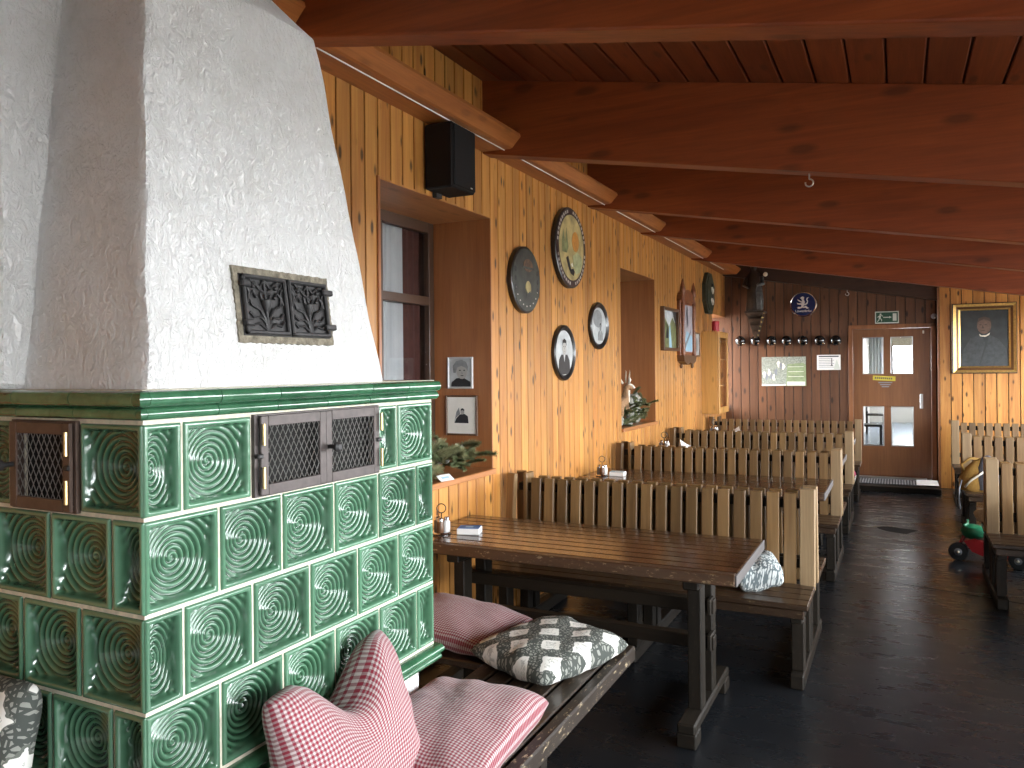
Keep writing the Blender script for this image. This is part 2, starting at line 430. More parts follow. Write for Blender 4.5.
    def mesh(s, name, mat=None, smooth=False, recalc=True):
        me = bpy.data.meshes.new(name); me.from_pydata(s.v, [], s.f)
        if recalc:
            bm = bmesh.new(); bm.from_mesh(me); bmesh.ops.recalc_face_normals(bm, faces=bm.faces[:]); bm.to_mesh(me); bm.free()
        if smooth == 'auto':
            me.polygons.foreach_set('use_smooth', [True] * len(me.polygons))
            try: me.set_sharp_from_angle(angle=R(38))
            except Exception: pass
        elif smooth: me.polygons.foreach_set('use_smooth', [True] * len(me.polygons))
        if mat: me.materials.append(MAT[mat] if isinstance(mat, str) else mat)
        return me
    def build(s, name, mat, parent=None, loc=(0, 0, 0), rot=(0, 0, 0), smooth=False, recalc=True):
        return put(name, s.mesh(name, mat, smooth, recalc), parent, loc, rot)
def put(name, me, parent=None, loc=(0, 0, 0), rot=(0, 0, 0), scale=None):
    o = bpy.data.objects.new(name, me); COL.objects.link(o)
    o.location = loc; o.rotation_euler = rot
    if scale: o.scale = scale
    if parent is not None:
        o.parent = parent
        if parent.get('_world'): o.matrix_parent_inverse = Matrix.Translation(-Vector(parent.location))
    return o
def thing(name, label, cat, loc=(0, 0, 0), rot=(0, 0, 0), group=None, world=False):
    o = bpy.data.objects.new(name, None); COL.objects.link(o); o.empty_display_size = .1
    o.location = loc; o.rotation_euler = rot
    if world: o['_world'] = 1
    return tag(o, label, cat, group)
def tag(o, label, cat, group=None):
    o['label'] = label; o['category'] = cat
    if group: o['group'] = group
    return o
def struct(o, label=None, cat=None):
    o['kind'] = 'structure'
    if label: o['label'] = label
    if cat: o['category'] = cat
    return o
CA = {}
def cm(key, fn):
    if key not in CA: CA[key] = fn()
    return CA[key]
def cbox(mat, dx, dy, dz, c=.003):   # shared centred box mesh
    return cm(('b', mat, round(dx, 4), round(dy, 4), round(dz, 4), c), lambda: MB().box(-dx / 2, dx / 2, -dy / 2, dy / 2, -dz / 2, dz / 2, c).mesh('box', mat))
def bput(name, mat, parent, x0, x1, y0, y1, z0, z1, c=.003, rot=(0, 0, 0)):
    return put(name, cbox(mat, x1 - x0, y1 - y0, z1 - z0, c), parent, ((x0 + x1) / 2, (y0 + y1) / 2, (z0 + z1) / 2), rot)

# ================================================================== SETTING
fl = struct(MB().box(XL - .5, XR + .1, YB - .1, YE + .1, -.1, 0, .001).build('floor', 'floor'), 'dark worn linoleum floor of the dining room', 'floor')
struct(MB().box(-40, 60, -40, 60, -.5, -.45, .001).build('ground', 'ground'), 'pale gravel ground outside the house', 'ground')
p = [(.16 * math.cos(a) * (1 + .25 * math.sin(3 * a)) - .02, 8.50 + .16 * math.sin(a) * (1 + .3 * math.cos(2 * a + 1))) for a in [2 * PI * i / 18 for i in range(18)]]
MB().prism(p, 'z', .0, .002).build('worn_patch', 'near_black', fl)
MB().hexa([(-.10, 6.46, 0), (1.6, 5.99, 0), (1.6, 6.00, 0), (-.10, 6.475, 0), (-.10, 6.46, .002), (1.6, 5.99, .002), (1.6, 6.00, .002), (-.10, 6.475, .002)]).build('floor_seam', 'near_black', fl)

# left wall with three window niches
NICHE = [(3.185, 4.372, 0.985, 2.567), (6.95, 8.085, 1.045, 2.54), (10.93, 11.85, 1.0, 2.345)]
ND = 0.45
core = MB()
ys = [YB]
for a, b, z0, z1 in NICHE:
    core.box(XL - .6, XL - .022, ys[-1], a - .012, 0, zceil(XL) + .1, .0005)
    core.box(XL - .6, XL - .022, a - .012, b + .012, 0, z0 - .012, .0005)
    core.box(XL - .6, XL - .022, a - .012, b + .012, z1 + .012, zceil(XL) + .1, .0005)
    ys.append(b + .012)
wl = struct(core.build('wall_left', 'shade_timber'), 'left wall of knotty pine boards with window niches', 'wall')  # dark core paints the shade of the gaps between boards
PZT = zceil(XL) + .02
def plankv(parent, mat, face, u0, u1, z0, z1, ax, th=.02):
    g = .0052
    if ax == 'y': bput('plank', mat, parent, face - th, face, u0 + g, u1 - g, z0, z1, .0022)
    else: bput('plank', mat, parent, u0 + g, u1 - g, face, face + th, z0, z1, .0022)
edges = [YB]
def fill(a, b, wd):
    n = max(1, round((b - a) / wd)); return [a + (b - a) * i / n for i in range(n + 1)]
segs = []
prev = 1.9
for a, b, z0, z1 in NICHE:
    segs.append((prev, a, None)); segs.append((a, b, (z0, z1))); prev = b
for a, b, nz in segs:
    if b - a < .05: continue
    e = fill(a, b, .1055)
    for i in range(len(e) - 1):
        if nz is None: plankv(wl, 'pine', XL, e[i], e[i + 1], 0, PZT, 'y')
        else:
            plankv(wl, 'pine', XL, e[i], e[i + 1], 0, nz[0] - .03, 'y')
            plankv(wl, 'pine', XL, e[i], e[i + 1], nz[1], PZT, 'y')
bput('plank', 'pine', wl, XL - .02, XL, YB, 1.9, 0, PZT)
# niche linings, sills and windows
for i, (a, b, z0, z1) in enumerate(NICHE):
    xb = XL - ND
    bput('reveal_board', 'reveal' if i < 2 else 'pine_shade', wl, xb, XL - .001, b - .0005, b + .011, z0, z1, .001)  # third niche far reveal coloured dark to stand for shade
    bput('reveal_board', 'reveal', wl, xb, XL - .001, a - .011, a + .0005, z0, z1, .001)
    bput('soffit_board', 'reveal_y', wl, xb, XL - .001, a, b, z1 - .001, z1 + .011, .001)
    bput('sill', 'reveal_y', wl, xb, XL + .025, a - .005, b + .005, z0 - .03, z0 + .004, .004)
    if i == 0:  # thin corner beads round the first niche
        bput('corner_bead', 'reveal', wl, XL - .005, XL + .012, a - .018, a + .002, z0 - .03, z1 + .012, .003)
    if i == 2: continue
    wn = MB().box(xb - .012, xb + .03, a, a + .06, z0, z1, .003).box(xb - .012, xb + .03, b - .06, b, z0, z1, .003).build('window_%d' % (i + 1), 'win_frame')
    struct(wn, ['casement window with white and dark red curtains in the near niche', 'shuttered window at the back of the chamois niche'][i], 'window')
    bput('top_rail', 'win_frame', wn, xb - .012, xb + .03, a + .06, b - .06, z1 - .07, z1, .003)
    bput('bottom_rail', 'win_frame', wn, xb - .012, xb + .03, a + .06, b - .06, z0, z0 + .07, .003)
    bput('crossbar', 'win_frame', wn, xb - .012, xb + .032, a + .06, b - .06, 2.03, 2.085, .003)
    bput('mullion', 'win_frame', wn, xb - .012, xb + .028, (a + b) / 2 - .03, (a + b) / 2 + .03, z0 + .07, z1 - .07, .003)
    for (q0, q1) in ((a + .06, (a + b) / 2 - .03), ((a + b) / 2 + .03, b - .06)):
        for (r0, r1) in ((z0 + .07, 2.03), (2.085, z1 - .07)):
            bput('pane', 'glass', wn, xb - .002, xb + .002, q0, q1, r0, r1, .0005)
    cu = MB(); n = 60
    y0c, y1c = a + .02, b - .26
    for k2 in range(n + 1):
        t = k2 / n; y = y0c + (y1c - y0c) * t; xx = xb - .05 + .012 * math.sin(t * 58) + .004 * math.sin(t * 131)
        cu.v += [(xx, y, z0), (xx, y, z1), (xx - .002, y, z0), (xx - .002, y, z1)]
        if k2: o = 4 * k2; cu.f += [(o - 4, o, o + 1, o - 3), (o - 2, o - 1, o + 3, o + 2)]
    cu.build('curtain', 'curtain', wn, smooth=True, recalc=False)
    cu = MB()
    for k2 in range(25):
        t = k2 / 24; y = y1c - .02 + (b - .0 - y1c) * t; xx = xb - .06 + .012 * math.sin(t * 24)
        cu.v += [(xx, y, z0), (xx, y, z1), (xx - .002, y, z0), (xx - .002, y, z1)]
        if k2: o = 4 * k2; cu.f += [(o - 4, o, o + 1, o - 3), (o - 2, o - 1, o + 3, o + 2)]
    cu.build('dark_curtain', 'curtain_red', wn, smooth=True, recalc=False)
    bput('shutter', 'outer', wn, xb - .14, xb - .11, a - .01, b + .01, z0 - .01, z1 + .01, .002)

# far wall, with the door opening
DX0, DX1, DZ0, DZ1 = -0.615, 0.455, 0.07, 2.165
wf = MB()
wf.box(XL - .6, DX0, YE + .022, YE + .2, 0, zceil(XL) + .1, .0005)
wf.box(DX1, XR + .1, YE + .022, YE + .2, 0, zceil(XL) + .1, .0005)
wf.box(DX0, DX1, YE + .022, YE + .2, DZ1, zceil(XL) + .1, .0005)
wf.box(DX0, DX1, YE + .022, YE + .2, 0, DZ0, .0005)
wf = struct(wf.build('wall_far', 'shade_timber'), 'far wall of knotty boards, shade put into their colour, round the exit door', 'wall')
e = fill(XL - .02, DX0, .122)
for i in range(len(e) - 1): plankv(wf, 'pine_shade', YE, e[i], e[i + 1], 0, zceil(e[i + 1]), 'x')
e = fill(DX0, DX1, .122)
for i in range(len(e) - 1): plankv(wf, 'pine_shade', YE, e[i], e[i + 1], DZ1, zceil(e[i + 1]), 'x')
# the part right of the door stands a little forward
YF = 11.62; XF = 0.49
wr = struct(MB().box(XF, XR + .1, YF + .021, YE + .02, 0, zceil(XF) + .05, .0005).build('wall_far_right', 'shade_timber'), 'pine wall beside the door carrying the portrait', 'wall')
e = fill(XF, XR, .127)
for i in range(len(e) - 1): plankv(wr, 'pine', YF, e[i], e[i + 1], 0, zceil(e[i + 1]), 'x')
bput('corner_board', 'door_frame', wr, XF - .02, XF, YF, YE, 0, 2.62, .003)

# right wall with its row of windows, back wall
wc = MB(); py = YB
for a, b in RWIN:
    wc.box(XR, XR + .15, py, a, 0, zceil(XR) + .1, .0005)
    wc.box(XR, XR + .15, a, b, 0, RWZ[0], .0005).box(XR, XR + .15, a, b, RWZ[1], zceil(XR) + .1, .0005); py = b
wc.box(XR, XR + .15, py, YE + .1, 0, zceil(XR) + .1, .0005)
wR = struct(wc.build('wall_right', 'pine'), 'right wall with the row of daylight windows', 'wall')
for i, (a, b) in enumerate(RWIN):
    f = MB()
    f.box(XR + .03, XR + .09, a, a + .06, *RWZ).box(XR + .03, XR + .09, b - .06, b, *RWZ)
    f.box(XR + .03, XR + .09, a, b, RWZ[0], RWZ[0] + .06).box(XR + .03, XR + .09, a, b, RWZ[1] - .06, RWZ[1])
    f.box(XR + .03, XR + .09, (a + b) / 2 - .035, (a + b) / 2 + .035, *RWZ)
    o = struct(f.build('window_%d' % (i + 3), 'win_frame'), 'tall daylight window number %d along the right wall' % (i + 1), 'window')
wb = struct(MB().box(XL - .5, XR + .1, YB - .15, YB, 0, zceil(XL) + .1, .001).build('wall_back', 'plaster'), 'unseen wall behind the camera, made white to bounce light', 'wall')  # unseen wall whitened to bounce neutral light onto the stove

# ceiling boards
yc0, yc1 = YB, YE + .1
ce = struct(MB().hexa([(XL - .6, yc0, zceil(XL - .6) + .03), (XR + .1, yc0, zceil(XR + .1) + .03), (XR + .1, yc1, zceil(XR + .1) + .03), (XL - .6, yc1, zceil(XL - .6) + .03),
    (XL - .6, yc0, zceil(XL - .6) + .2), (XR + .1, yc0, zceil(XR + .1) + .2), (XR + .1, yc1, zceil(XR + .1) + .2), (XL - .6, yc1, zceil(XL - .6) + .2)]).build('ceiling', 'shade_timber'), 'sloping ceiling of reddish stained boards', 'ceiling')
e = fill(XL - .02, XR, .165)
pm = cbox('ceil', .156, yc1 - yc0, .022, .005)
for i in range(len(e) - 1):
    x = (e[i] + e[i + 1]) / 2
    put('plank', pm, ce, (x, (yc0 + yc1) / 2, zceil(x) + .011), (0, math.atan(.177), 0))
# wall plate, cable and beams
tr = struct(MB().prism([(XL - .001, 2.963), (XL + .19, 2.957), (XL + .205, 2.962), (XL + .262, 3.022), (XL + .258, 3.040), (XL - .001, 3.045)], 'y', YB, YE).build('trim_1', 'plate'), 'long timber wall plate under the ceiling beams', 'timber')
tag(MB().tube([(XL + .15, y, 2.9545 + .001 * math.sin(y * 3)) for y in [1.0 + .5 * i for i in range(21)]], .0035, 6).build('cable', 'white', smooth=True), 'thin white cable running along under the wall plate', 'cable')
BY = [(0.50, 'beam above the camera'), (2.48, 'nearest beam, cutting across the top of the picture'), (4.40, 'second beam, carrying the steel hook'), (6.23, 'third beam from the stove'), (7.72, 'fourth beam from the stove'), (9.85, 'last reddish beam before the far wall')]
def beam(y, mat, label, th=.12):
    a, b = XL - .02, XR
    o = MB().hexa([(a, y - th, zbeam(a)), (b, y - th, zbeam(b)), (b, y, zbeam(b)), (a, y, zbeam(a)), (a, y - th, zceil(a) + .004), (b, y - th, zceil(b) + .004), (b, y, zceil(b) + .004), (a, y, zceil(a) + .004)])
    o = o.build('roof_beam', mat)
    bv = o.modifiers.new('edge', 'BEVEL'); bv.width = .008; bv.segments = 2
    return struct(o, label, 'beam')
for y, lb in BY: beam(y, 'beam', 'reddish brown ' + lb)
bd = beam(11.84, 'shade_timber', 'beam against the far wall, its shadow put into the colour', .14)  # shadow over this beam is painted into its colour
def hook(loc, s, label):
    pts = [(0, 0, 0), (0, 0, -.028)]
    for i in range(12):
        a = R(90) - R(285) * i / 11
        pts.append((.017 * math.cos(a), 0, -.045 + .017 * math.sin(a)))
    tag(MB().tube([(x * s, y * s, z * s) for x, y, z in pts], .0035 * s, 8).build('ceiling_hook', 'steel', loc=loc, smooth=True), label, 'hook')
hx = -0.405
hook((hx, 4.34, zbeam(hx) + .004), 1.15, 'small steel hook under the second ceiling beam')
hook((-.62, 11.77, zbeam(-.62) + .004), 1.3, 'tiny hook under the shadow-toned beam by the exit sign')

# ================================================================== DOOR
dr = struct(MB().box(DX0, DX0 + .055, YE - .03, YE + .1, DZ0, DZ1).build('door_1', 'door_frame'), 'brown exit door with four small panes', 'door')
bput('jamb', 'door_frame', dr, DX1 - .055, DX1, YE - .03, YE + .1, DZ0, DZ1)
bput('head_frame', 'door_frame', dr, DX0, DX1, YE - .03, YE + .1, DZ1 - .055, DZ1)
lx0, lx1, lz0, lz1 = DX0 + .057, DX1 - .057, DZ0 + .01, DZ1 - .058
PX = [(-.415, -.175), (-.055, .195)]; PZ = [(.515, 1.035), (1.50, 1.985)]
PX = [(-.425, -.185), (-.075, .175)]
leaf = MB()
xs = [lx0, PX[0][0], PX[0][1], PX[1][0], PX[1][1], lx1]; zs = [lz0, PZ[0][0], PZ[0][1], PZ[1][0], PZ[1][1], lz1]
for i in range(5):
    for j in range(5):
        if i % 2 == 1 and j % 2 == 1: continue
        leaf.box(xs[i], xs[i + 1], YE, YE + .045, zs[j], zs[j + 1], 0)
leaf = leaf.build('leaf', 'door', dr)
for (a, b) in PX:
    for (c, d) in PZ:
        t = .012
        f = MB().box(a - t, a, YE - .004, YE + .05, c - t, d + t).box(b, b + t, YE - .004, YE + .05, c - t, d + t).box(a, b, YE - .004, YE + .05, c - t, c).box(a, b, YE - .004, YE + .05, d, d + t)
        f = f.build('pane_frame', 'steel', dr)
        bput('pane', 'glass', f, a, b, YE + .02, YE + .025, c, d, .0005)
hp = bput('handle_plate', 'steel', dr, .262, .30, YE - .012, YE, 1.02, 1.22, .004)
MB().tube([(.281, YE - .012, 1.14), (.281, YE - .05, 1.14), (.27, YE - .058, 1.14), (.18, YE - .058, 1.14)], .009, 8).build('handle', 'steel', hp, smooth=True)
st = bput('sticker', 'yellow', dr, -.31, -.03, YE - .003, YE, 1.40, 1.462, .0005, (0, R(3), 0))
for i in range(9): bput('print', 'ink', st, -.115 + .025 * i, -.10 + .025 * i, -.003, -.0015, -.012, .013, .0002)
for j in range(3):
    bput('faint_print', 'inkgrey', dr, -.24 + .02 * j, -.07 - .02 * j, YE - .002, YE, 1.31 + .028 * (2 - j), 1.322 + .028 * (2 - j), .0003)
bput('closer_screw', 'bone', dr, .30, .32, YE - .01, YE, 2.03, 2.07, .002)
# step, threshold, mat
bput('trim_2', 'foot_y', None, DX0 - .25, XF - .02, 10.98, YE - .0, 0, .07, .006)
struct(bpy.data.objects['trim_2'], 'low dark wooden step below the exit door', 'step')
tag(bput('threshold_strip', 'steel', None, DX0 + .05, DX1 - .12, YE - .12, YE - .035, .07, .095, .004), 'shiny metal threshold strip at the foot of the door', 'threshold')
mt = thing('door_mat', 'grey ribbed door mat on the step', 'mat', (-.16, 11.4, .07))
bput('backing', 'rubber', mt, -.42, .40, -.24, .24, 0, .006, .001)
for i in range(24): bput('rib', 'ribs', mt, -.41 + .0335 * i, -.392 + .0335 * i, -.235, .235, .006, .016, .002)
tag(MB().hexa([(.20, 11.14, .088), (.455, 11.16, .088), (.45, 11.66, .089), (.21, 11.66, .089), (.20, 11.14, .0895), (.455, 11.16, .0895), (.45, 11.66, .0905), (.21, 11.66, .0905)]).build('paper_sheet', 'white'), 'white sheet of paper lying on the end of the door mat', 'paper')
# hall beyond the door: long, far window, side opening added for light
VY0, VY1, VX0, VX1, VH = YE + .2, 24.0, -.72, 1.7, 2.7
WX0, WX1, WZ0, WZ1 = -.16, .95, 1.33, 2.25
SY0, SY1, SZ0, SZ1 = 19.4, 21.6, .85, 2.2
vh = MB()
vh.box(VX0 - .1, VX0, VY0, VY1, 0, VH, .001)
vh.box(VX1, VX1 + .1, VY0, SY0, 0, VH, .001).box(VX1, VX1 + .1, SY1, VY1, 0, VH, .001).box(VX1, VX1 + .1, SY0, SY1, 0, SZ0, .001).box(VX1, VX1 + .1, SY0, SY1, SZ1, VH, .001)
vh.box(VX0, WX0, VY1, VY1 + .1, 0, VH, .001).box(WX1, VX1, VY1, VY1 + .1, 0, VH, .001).box(WX0, WX1, VY1, VY1 + .1, 0, WZ0, .001).box(WX0, WX1, VY1, VY1 + .1, WZ1, VH, .001)
vh.box(VX0 - .1, VX1 + .1, VY0, VY1 + .1, VH, VH + .1, .001)
struct(vh.build('wall_hall', 'vest_wall'), 'pale hall seen through the door panes', 'wall')
portal('hall_portal', (VX1 + .11, (SY0 + SY1) / 2, (SZ0 + SZ1) / 2), (0, R(90), 0), SZ1 - SZ0, SY1 - SY0)
struct(MB().box(VX0 - .1, VX1 + .1, VY0, VY1 + .1, -.1, .02, .001).build('floor_hall', 'vest_floor'), 'blue grey hall floor beyond the door', 'floor')
hw = struct(MB().box(WX0, WX0 + .05, VY1 + .03, VY1 + .08, WZ0, WZ1).box(WX1 - .05, WX1, VY1 + .03, VY1 + .08, WZ0, WZ1).box(WX0, WX1, VY1 + .03, VY1 + .08, WZ0, WZ0 + .05).box(WX0, WX1, VY1 + .03, VY1 + .08, WZ1 - .05, WZ1).build('window_20', 'win_frame'), 'bright hall window seen through the upper right door pane', 'window')
MB().box(WX0 - .03, WX1 + .03, VY1 - .06, VY1 - .02, 2.12, 2.45, .01).build('blind', 'beigecloth', hw)
cu = MB(); n = 60
for k2 in range(n + 1):
    t = k2 / n; x = VX0 + .02 + .50 * t; y = VY1 - .12 + .04 * math.sin(t * 40)
    cu.v += [(x, y, .9), (x, y, 2.5), (x, y - .003, .9), (x, y - .003, 2.5)]
    if k2: o = 4 * k2; cu.f += [(o - 4, o, o + 1, o - 3), (o - 2, o - 1, o + 3, o + 2)]
tag(cu.build('hall_curtain', 'sheer', smooth=True, recalc=False), 'white curtain in the hall seen through the upper left door pane', 'curtain')
for i, (x, y) in enumerate(((-.48, 16.5), (-.48, 20.0))):
    c = thing('hall_chair', ['dark chair just behind the left door panes', 'dark chair standing deeper in the hall'][i], 'chair', (x, y, .02))
    bput('seat', 'leg', c, -.2, .2, -.2, .2, .42, .46); bput('backrest', 'leg', c, -.2, -.17, -.2, .2, .5, .9)
    for sx in (-.18, .18):
        for sy in (-.18, .18): bput('leg', 'leg', c, sx - .02, sx + .02, sy - .02, sy + .02, 0, .42 if sx > 0 else .52)

# ================================================================== TILED STOVE
SX, SY, SE = -1.40, 1.110, 2.235       # right face, front face, far end
PT = .2045; RH = .2025; ZT = 1.513
stove = thing('tiled_stove', 'green tiled stove with white plastered hood in the foreground', 'stove', (-1.85, 1.67, 0), world=True)
def tile_mesh(wd, ht, nx, nz):
    rim = .0105; vs = []; rd = []; b = MB()
    for j in range(nz + 1):
        for i in range(nx + 1):
            x = (i / nx - .5) * wd; z = (j / nz - .5) * ht
            t = min(wd / 2 - abs(x), ht / 2 - abs(z))
            r = math.hypot(x * ht / wd, z) * .194 / ht; th = math.atan2(z, x * ht / wd)
            q = 0
            if t < .004: d = .005 * (1 - t / .004) ** 2
            elif t < rim: d = 0
            else:
                k = min(1, (t - rim) / .007)
                bowl = .005 + .036 * max(0, 1 - (r / .122) ** 2)
                q = math.cos(2 * PI * r / .0135 + th)
                fade = min(1, r / .006) * min(1, max(0, (t - rim) / .014))
                d = k * bowl - .0032 * q * fade
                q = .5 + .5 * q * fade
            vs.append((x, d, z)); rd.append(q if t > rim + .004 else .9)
    fs = [(j * (nx + 1) + i, j * (nx + 1) + i + 1, (j + 1) * (nx + 1) + i + 1, (j + 1) * (nx + 1) + i) for j in range(nz) for i in range(nx)]
    b.add(vs, fs)
    ring = [i for i in range(nx + 1)] + [j * (nx + 1) + nx for j in range(1, nz + 1)] + [nz * (nx + 1) + i for i in range(nx - 1, -1, -1)] + [j * (nx + 1) for j in range(nz - 1, 0, -1)]
    o = len(b.v)
    for i in ring: b.v.append((b.v[i][0], .011, b.v[i][2])); rd.append(.2)
    m = len(ring)
    for i in range(m): b.f.append((ring[(i + 1) % m], ring[i], o + i, o + (i + 1) % m))
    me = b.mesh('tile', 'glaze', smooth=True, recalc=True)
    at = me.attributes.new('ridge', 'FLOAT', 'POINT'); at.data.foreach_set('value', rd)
    return me
TW = PT - .009; TH = RH - .009
T_FULL = tile_mesh(TW, TH, 80, 80)
T_HALF = tile_mesh(PT / 2 - .007, TH, 44, 80)
grout = MB()
GD = .006
def zrow(i): return ZT - RH * (i + .5)
for i in range(5):     # horizontal joints
    z = ZT - RH * i
    grout.box(SX - .05, SX - GD, SY + GD, SE, z - .008, z + .008, .0005)
    grout.box(XL, SX - .0502, SY + GD, SY + .05, z - .008, z + .008, .0005)
def vj_r(y, i): grout.box(SX - .048, SX - GD - .0006, y - .007, y + .007, ZT - RH * (i + 1) + .0081, ZT - RH * i - .0081, .0003)
def vj_f(x, i): grout.box(x - .007, x + .007, SY + GD + .0006, SY + .048, ZT - RH * (i + 1) + .0081, ZT - RH * i - .0081, .0003)
for i in range(4):
    y = SY + .003
    if i == 0: seq = ['h', 'f', 'D', 'h', 'f']
    elif i == 2: seq = ['h'] + ['f'] * 5
    else: seq = ['f'] * 5 + ['h']
    y = SY
    for s_ in seq:
        wd = {'h': PT / 2, 'f': PT, 'D': 2.5 * PT}[s_]
        if s_ == 'D': DOORY = (y, y + wd)
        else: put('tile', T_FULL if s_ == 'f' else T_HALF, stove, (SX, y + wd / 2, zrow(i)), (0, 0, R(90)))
        y += wd; vj_r(min(y, SE - .007), i)
    x = SX
    seq = [['f', 'D', 'f', 'f'], ['h', 'f', 'f', 'f', 'f'], ['f'] * 4 + ['h'], ['h'] + ['f'] * 4][i]
    for s_ in seq:
        wd = {'h': PT / 2, 'f': PT, 'D': .232}[s_]
        if s_ == 'D': DOORX = (x - wd, x)
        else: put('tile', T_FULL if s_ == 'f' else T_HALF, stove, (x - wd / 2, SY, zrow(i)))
        x -= wd; vj_f(x, i)
ZB = ZT - 4 * RH
grout.build('grout', 'grout', stove)
MB().box(XL, SX - .052, SY + .052, SE - .002, ZB - .02, ZT + .04, .002).build('core', 'near_black', stove)
MB().box(XL, SX - .045, SY + .045, SE - .03, 0, ZB + .0, .004).build('plinth', 'plaster', stove)
MB().box(SX - .04, SX - .03, DOORY[0] - .01, DOORY[1] + .01, ZT - RH, ZT, .001).build('cavity_shade', 'near_black', stove)  # dark plate standing in for the shade inside the cavity
MB().box(DOORX[0] - .01, DOORX[1] + .01, SY + .03, SY + .04, ZT - RH, ZT, .001).build('cavity_shade', 'near_black', stove)
# cornice and base course of glazed moulding tiles
def moulding(name, prof, run, mat='glaze'):
    # prof: (out, z); run: list of ((x,y) corner points) path with outward = right side
    pass
def cor_prof(z0, z1, out):
    P = []
    h = z1 - z0
    P.append((-.05, z0)); P.append((.002, z0))
    for k in range(7):
        a = -PI / 2 + PI * k / 6; P.append((.006 + out * .45 * math.cos(a), z0 + h * .21 + h * .20 * math.sin(a)))
    for k in range(9):
        a = -PI / 2 + PI * k / 8; P.append((.012 + out * .62 * math.cos(a), z0 + h * .71 + h * .27 * math.sin(a)))
    P.append((-.05, z1))
    return P
def cornice_piece(prof, L, key):
    def f():
        b = MB(); n = len(prof)
        for x in (-L / 2 + .0012, L / 2 - .0012):
            for (o, z) in prof: b.v.append((x, -o, z))
        b.f = [tuple(range(n)), tuple(range(n, 2 * n))] + [(i, (i + 1) % n, n + (i + 1) % n, n + i) for i in range(n)]
        return b.mesh('cornice_tile', 'glaze_plain', smooth='auto')
    return cm(key, f)
def course(name, prof, key):
    n = 6; L = (SE - SY + .012) / n
    for k in range(n):
        put(name, cornice_piece(prof, L, (key, 'r')), stove, (SX, SY - .0 + L * (k + .5), 0), (0, 0, R(90)))
    L = (SX - XL) / 4.5
    for k in range(4):
        put(name, cornice_piece(prof, L, (key, 'f')), stove, (SX - L * (k + .5), SY, 0))
    # corner piece (mitred)
    b = MB(); m = len(prof)
    for (o, z) in prof: b.v.append((SX - .0, SY - o, z))
    for (o, z) in prof: b.v.append((SX + o, SY - o, z))
    for (o, z) in prof: b.v.append((SX + o, SY + .0, z))
    for s_ in (0, 1):
        for i in range(m - 1): b.f.append((s_ * m + i, s_ * m + i + 1, (s_ + 1) * m + i + 1, (s_ + 1) * m + i))
    b.build(name, 'glaze_plain', stove, smooth='auto')
course('cornice_tile', cor_prof(ZT + .005, ZT + .068, .023), 'top')
course('base_tile', cor_prof(ZB - .058, ZB - .004, .030), 'bot')
MB().box(XL, SX + .004, SY - .004, SE + .010, ZT + .055, ZT + .069, .004).build('top_slab', 'grout', stove)
ZH = ZT + .069     # top of stove, foot of hood
# plaster hood: tapering front and right faces, narrowing above 2.61 m
ta, tb = .107, .133
HB = (-1.424, 1.142, 1.990)   # right x, front y, far y at ZH
def hood_ring(z):
    d = min(z, 2.61) - ZH; e = max(0, z - 2.61)
    return (HB[0] - tb * d - e * 1.0, HB[1] + ta * d + e * .3, HB[2] - tb * d - e * .25)
hv = MB(); zs = [ZH + (2.61 - ZH) * i / 16 for i in range(17)] + [2.625, 2.66, 2.8, 3.0, 3.3]
NS = 14; rc = .012
for z in zs:
    x1, y0, y1 = hood_ring(z)
    ring = [(XL, y0)]
    for i in range(NS + 1): ring.append((-1.9 + (x1 - rc + 1.9) * i / NS, y0))
    ring += [(x1 - rc * .3, y0 + rc * .3), (x1, y0 + rc)]
    for i in range(1, NS + 1): ring.append((x1, y0 + rc + (y1 - y0 - 2 * rc) * i / NS))
    ring += [(x1 - rc * .3, y1 - rc * .3), (x1 - rc, y1), (XL, y1)]
    n = len(ring)
    jit = lambda p: (p[0] + .003 * math.sin(z * 23 + p[1] * 17), p[1] + .003 * math.sin(z * 19 + p[0] * 21), z)
    hv.v += [jit(p) for p in ring]
for j in range(len(zs) - 1):
    for i in range(n): hv.f.append((j * n + i, j * n + (i + 1) % n, (j + 1) * n + (i + 1) % n, (j + 1) * n + i))
hv.f += [tuple(range(n)), tuple((len(zs) - 1) * n + i for i in range(n))]
hood = hv.build('plaster_hood', 'plaster', stove, smooth='auto')
MB().box(XL, -1.842, 1.083, 1.9, ZH, 3.3, .012).build('chimney_breast', 'plaster', stove)

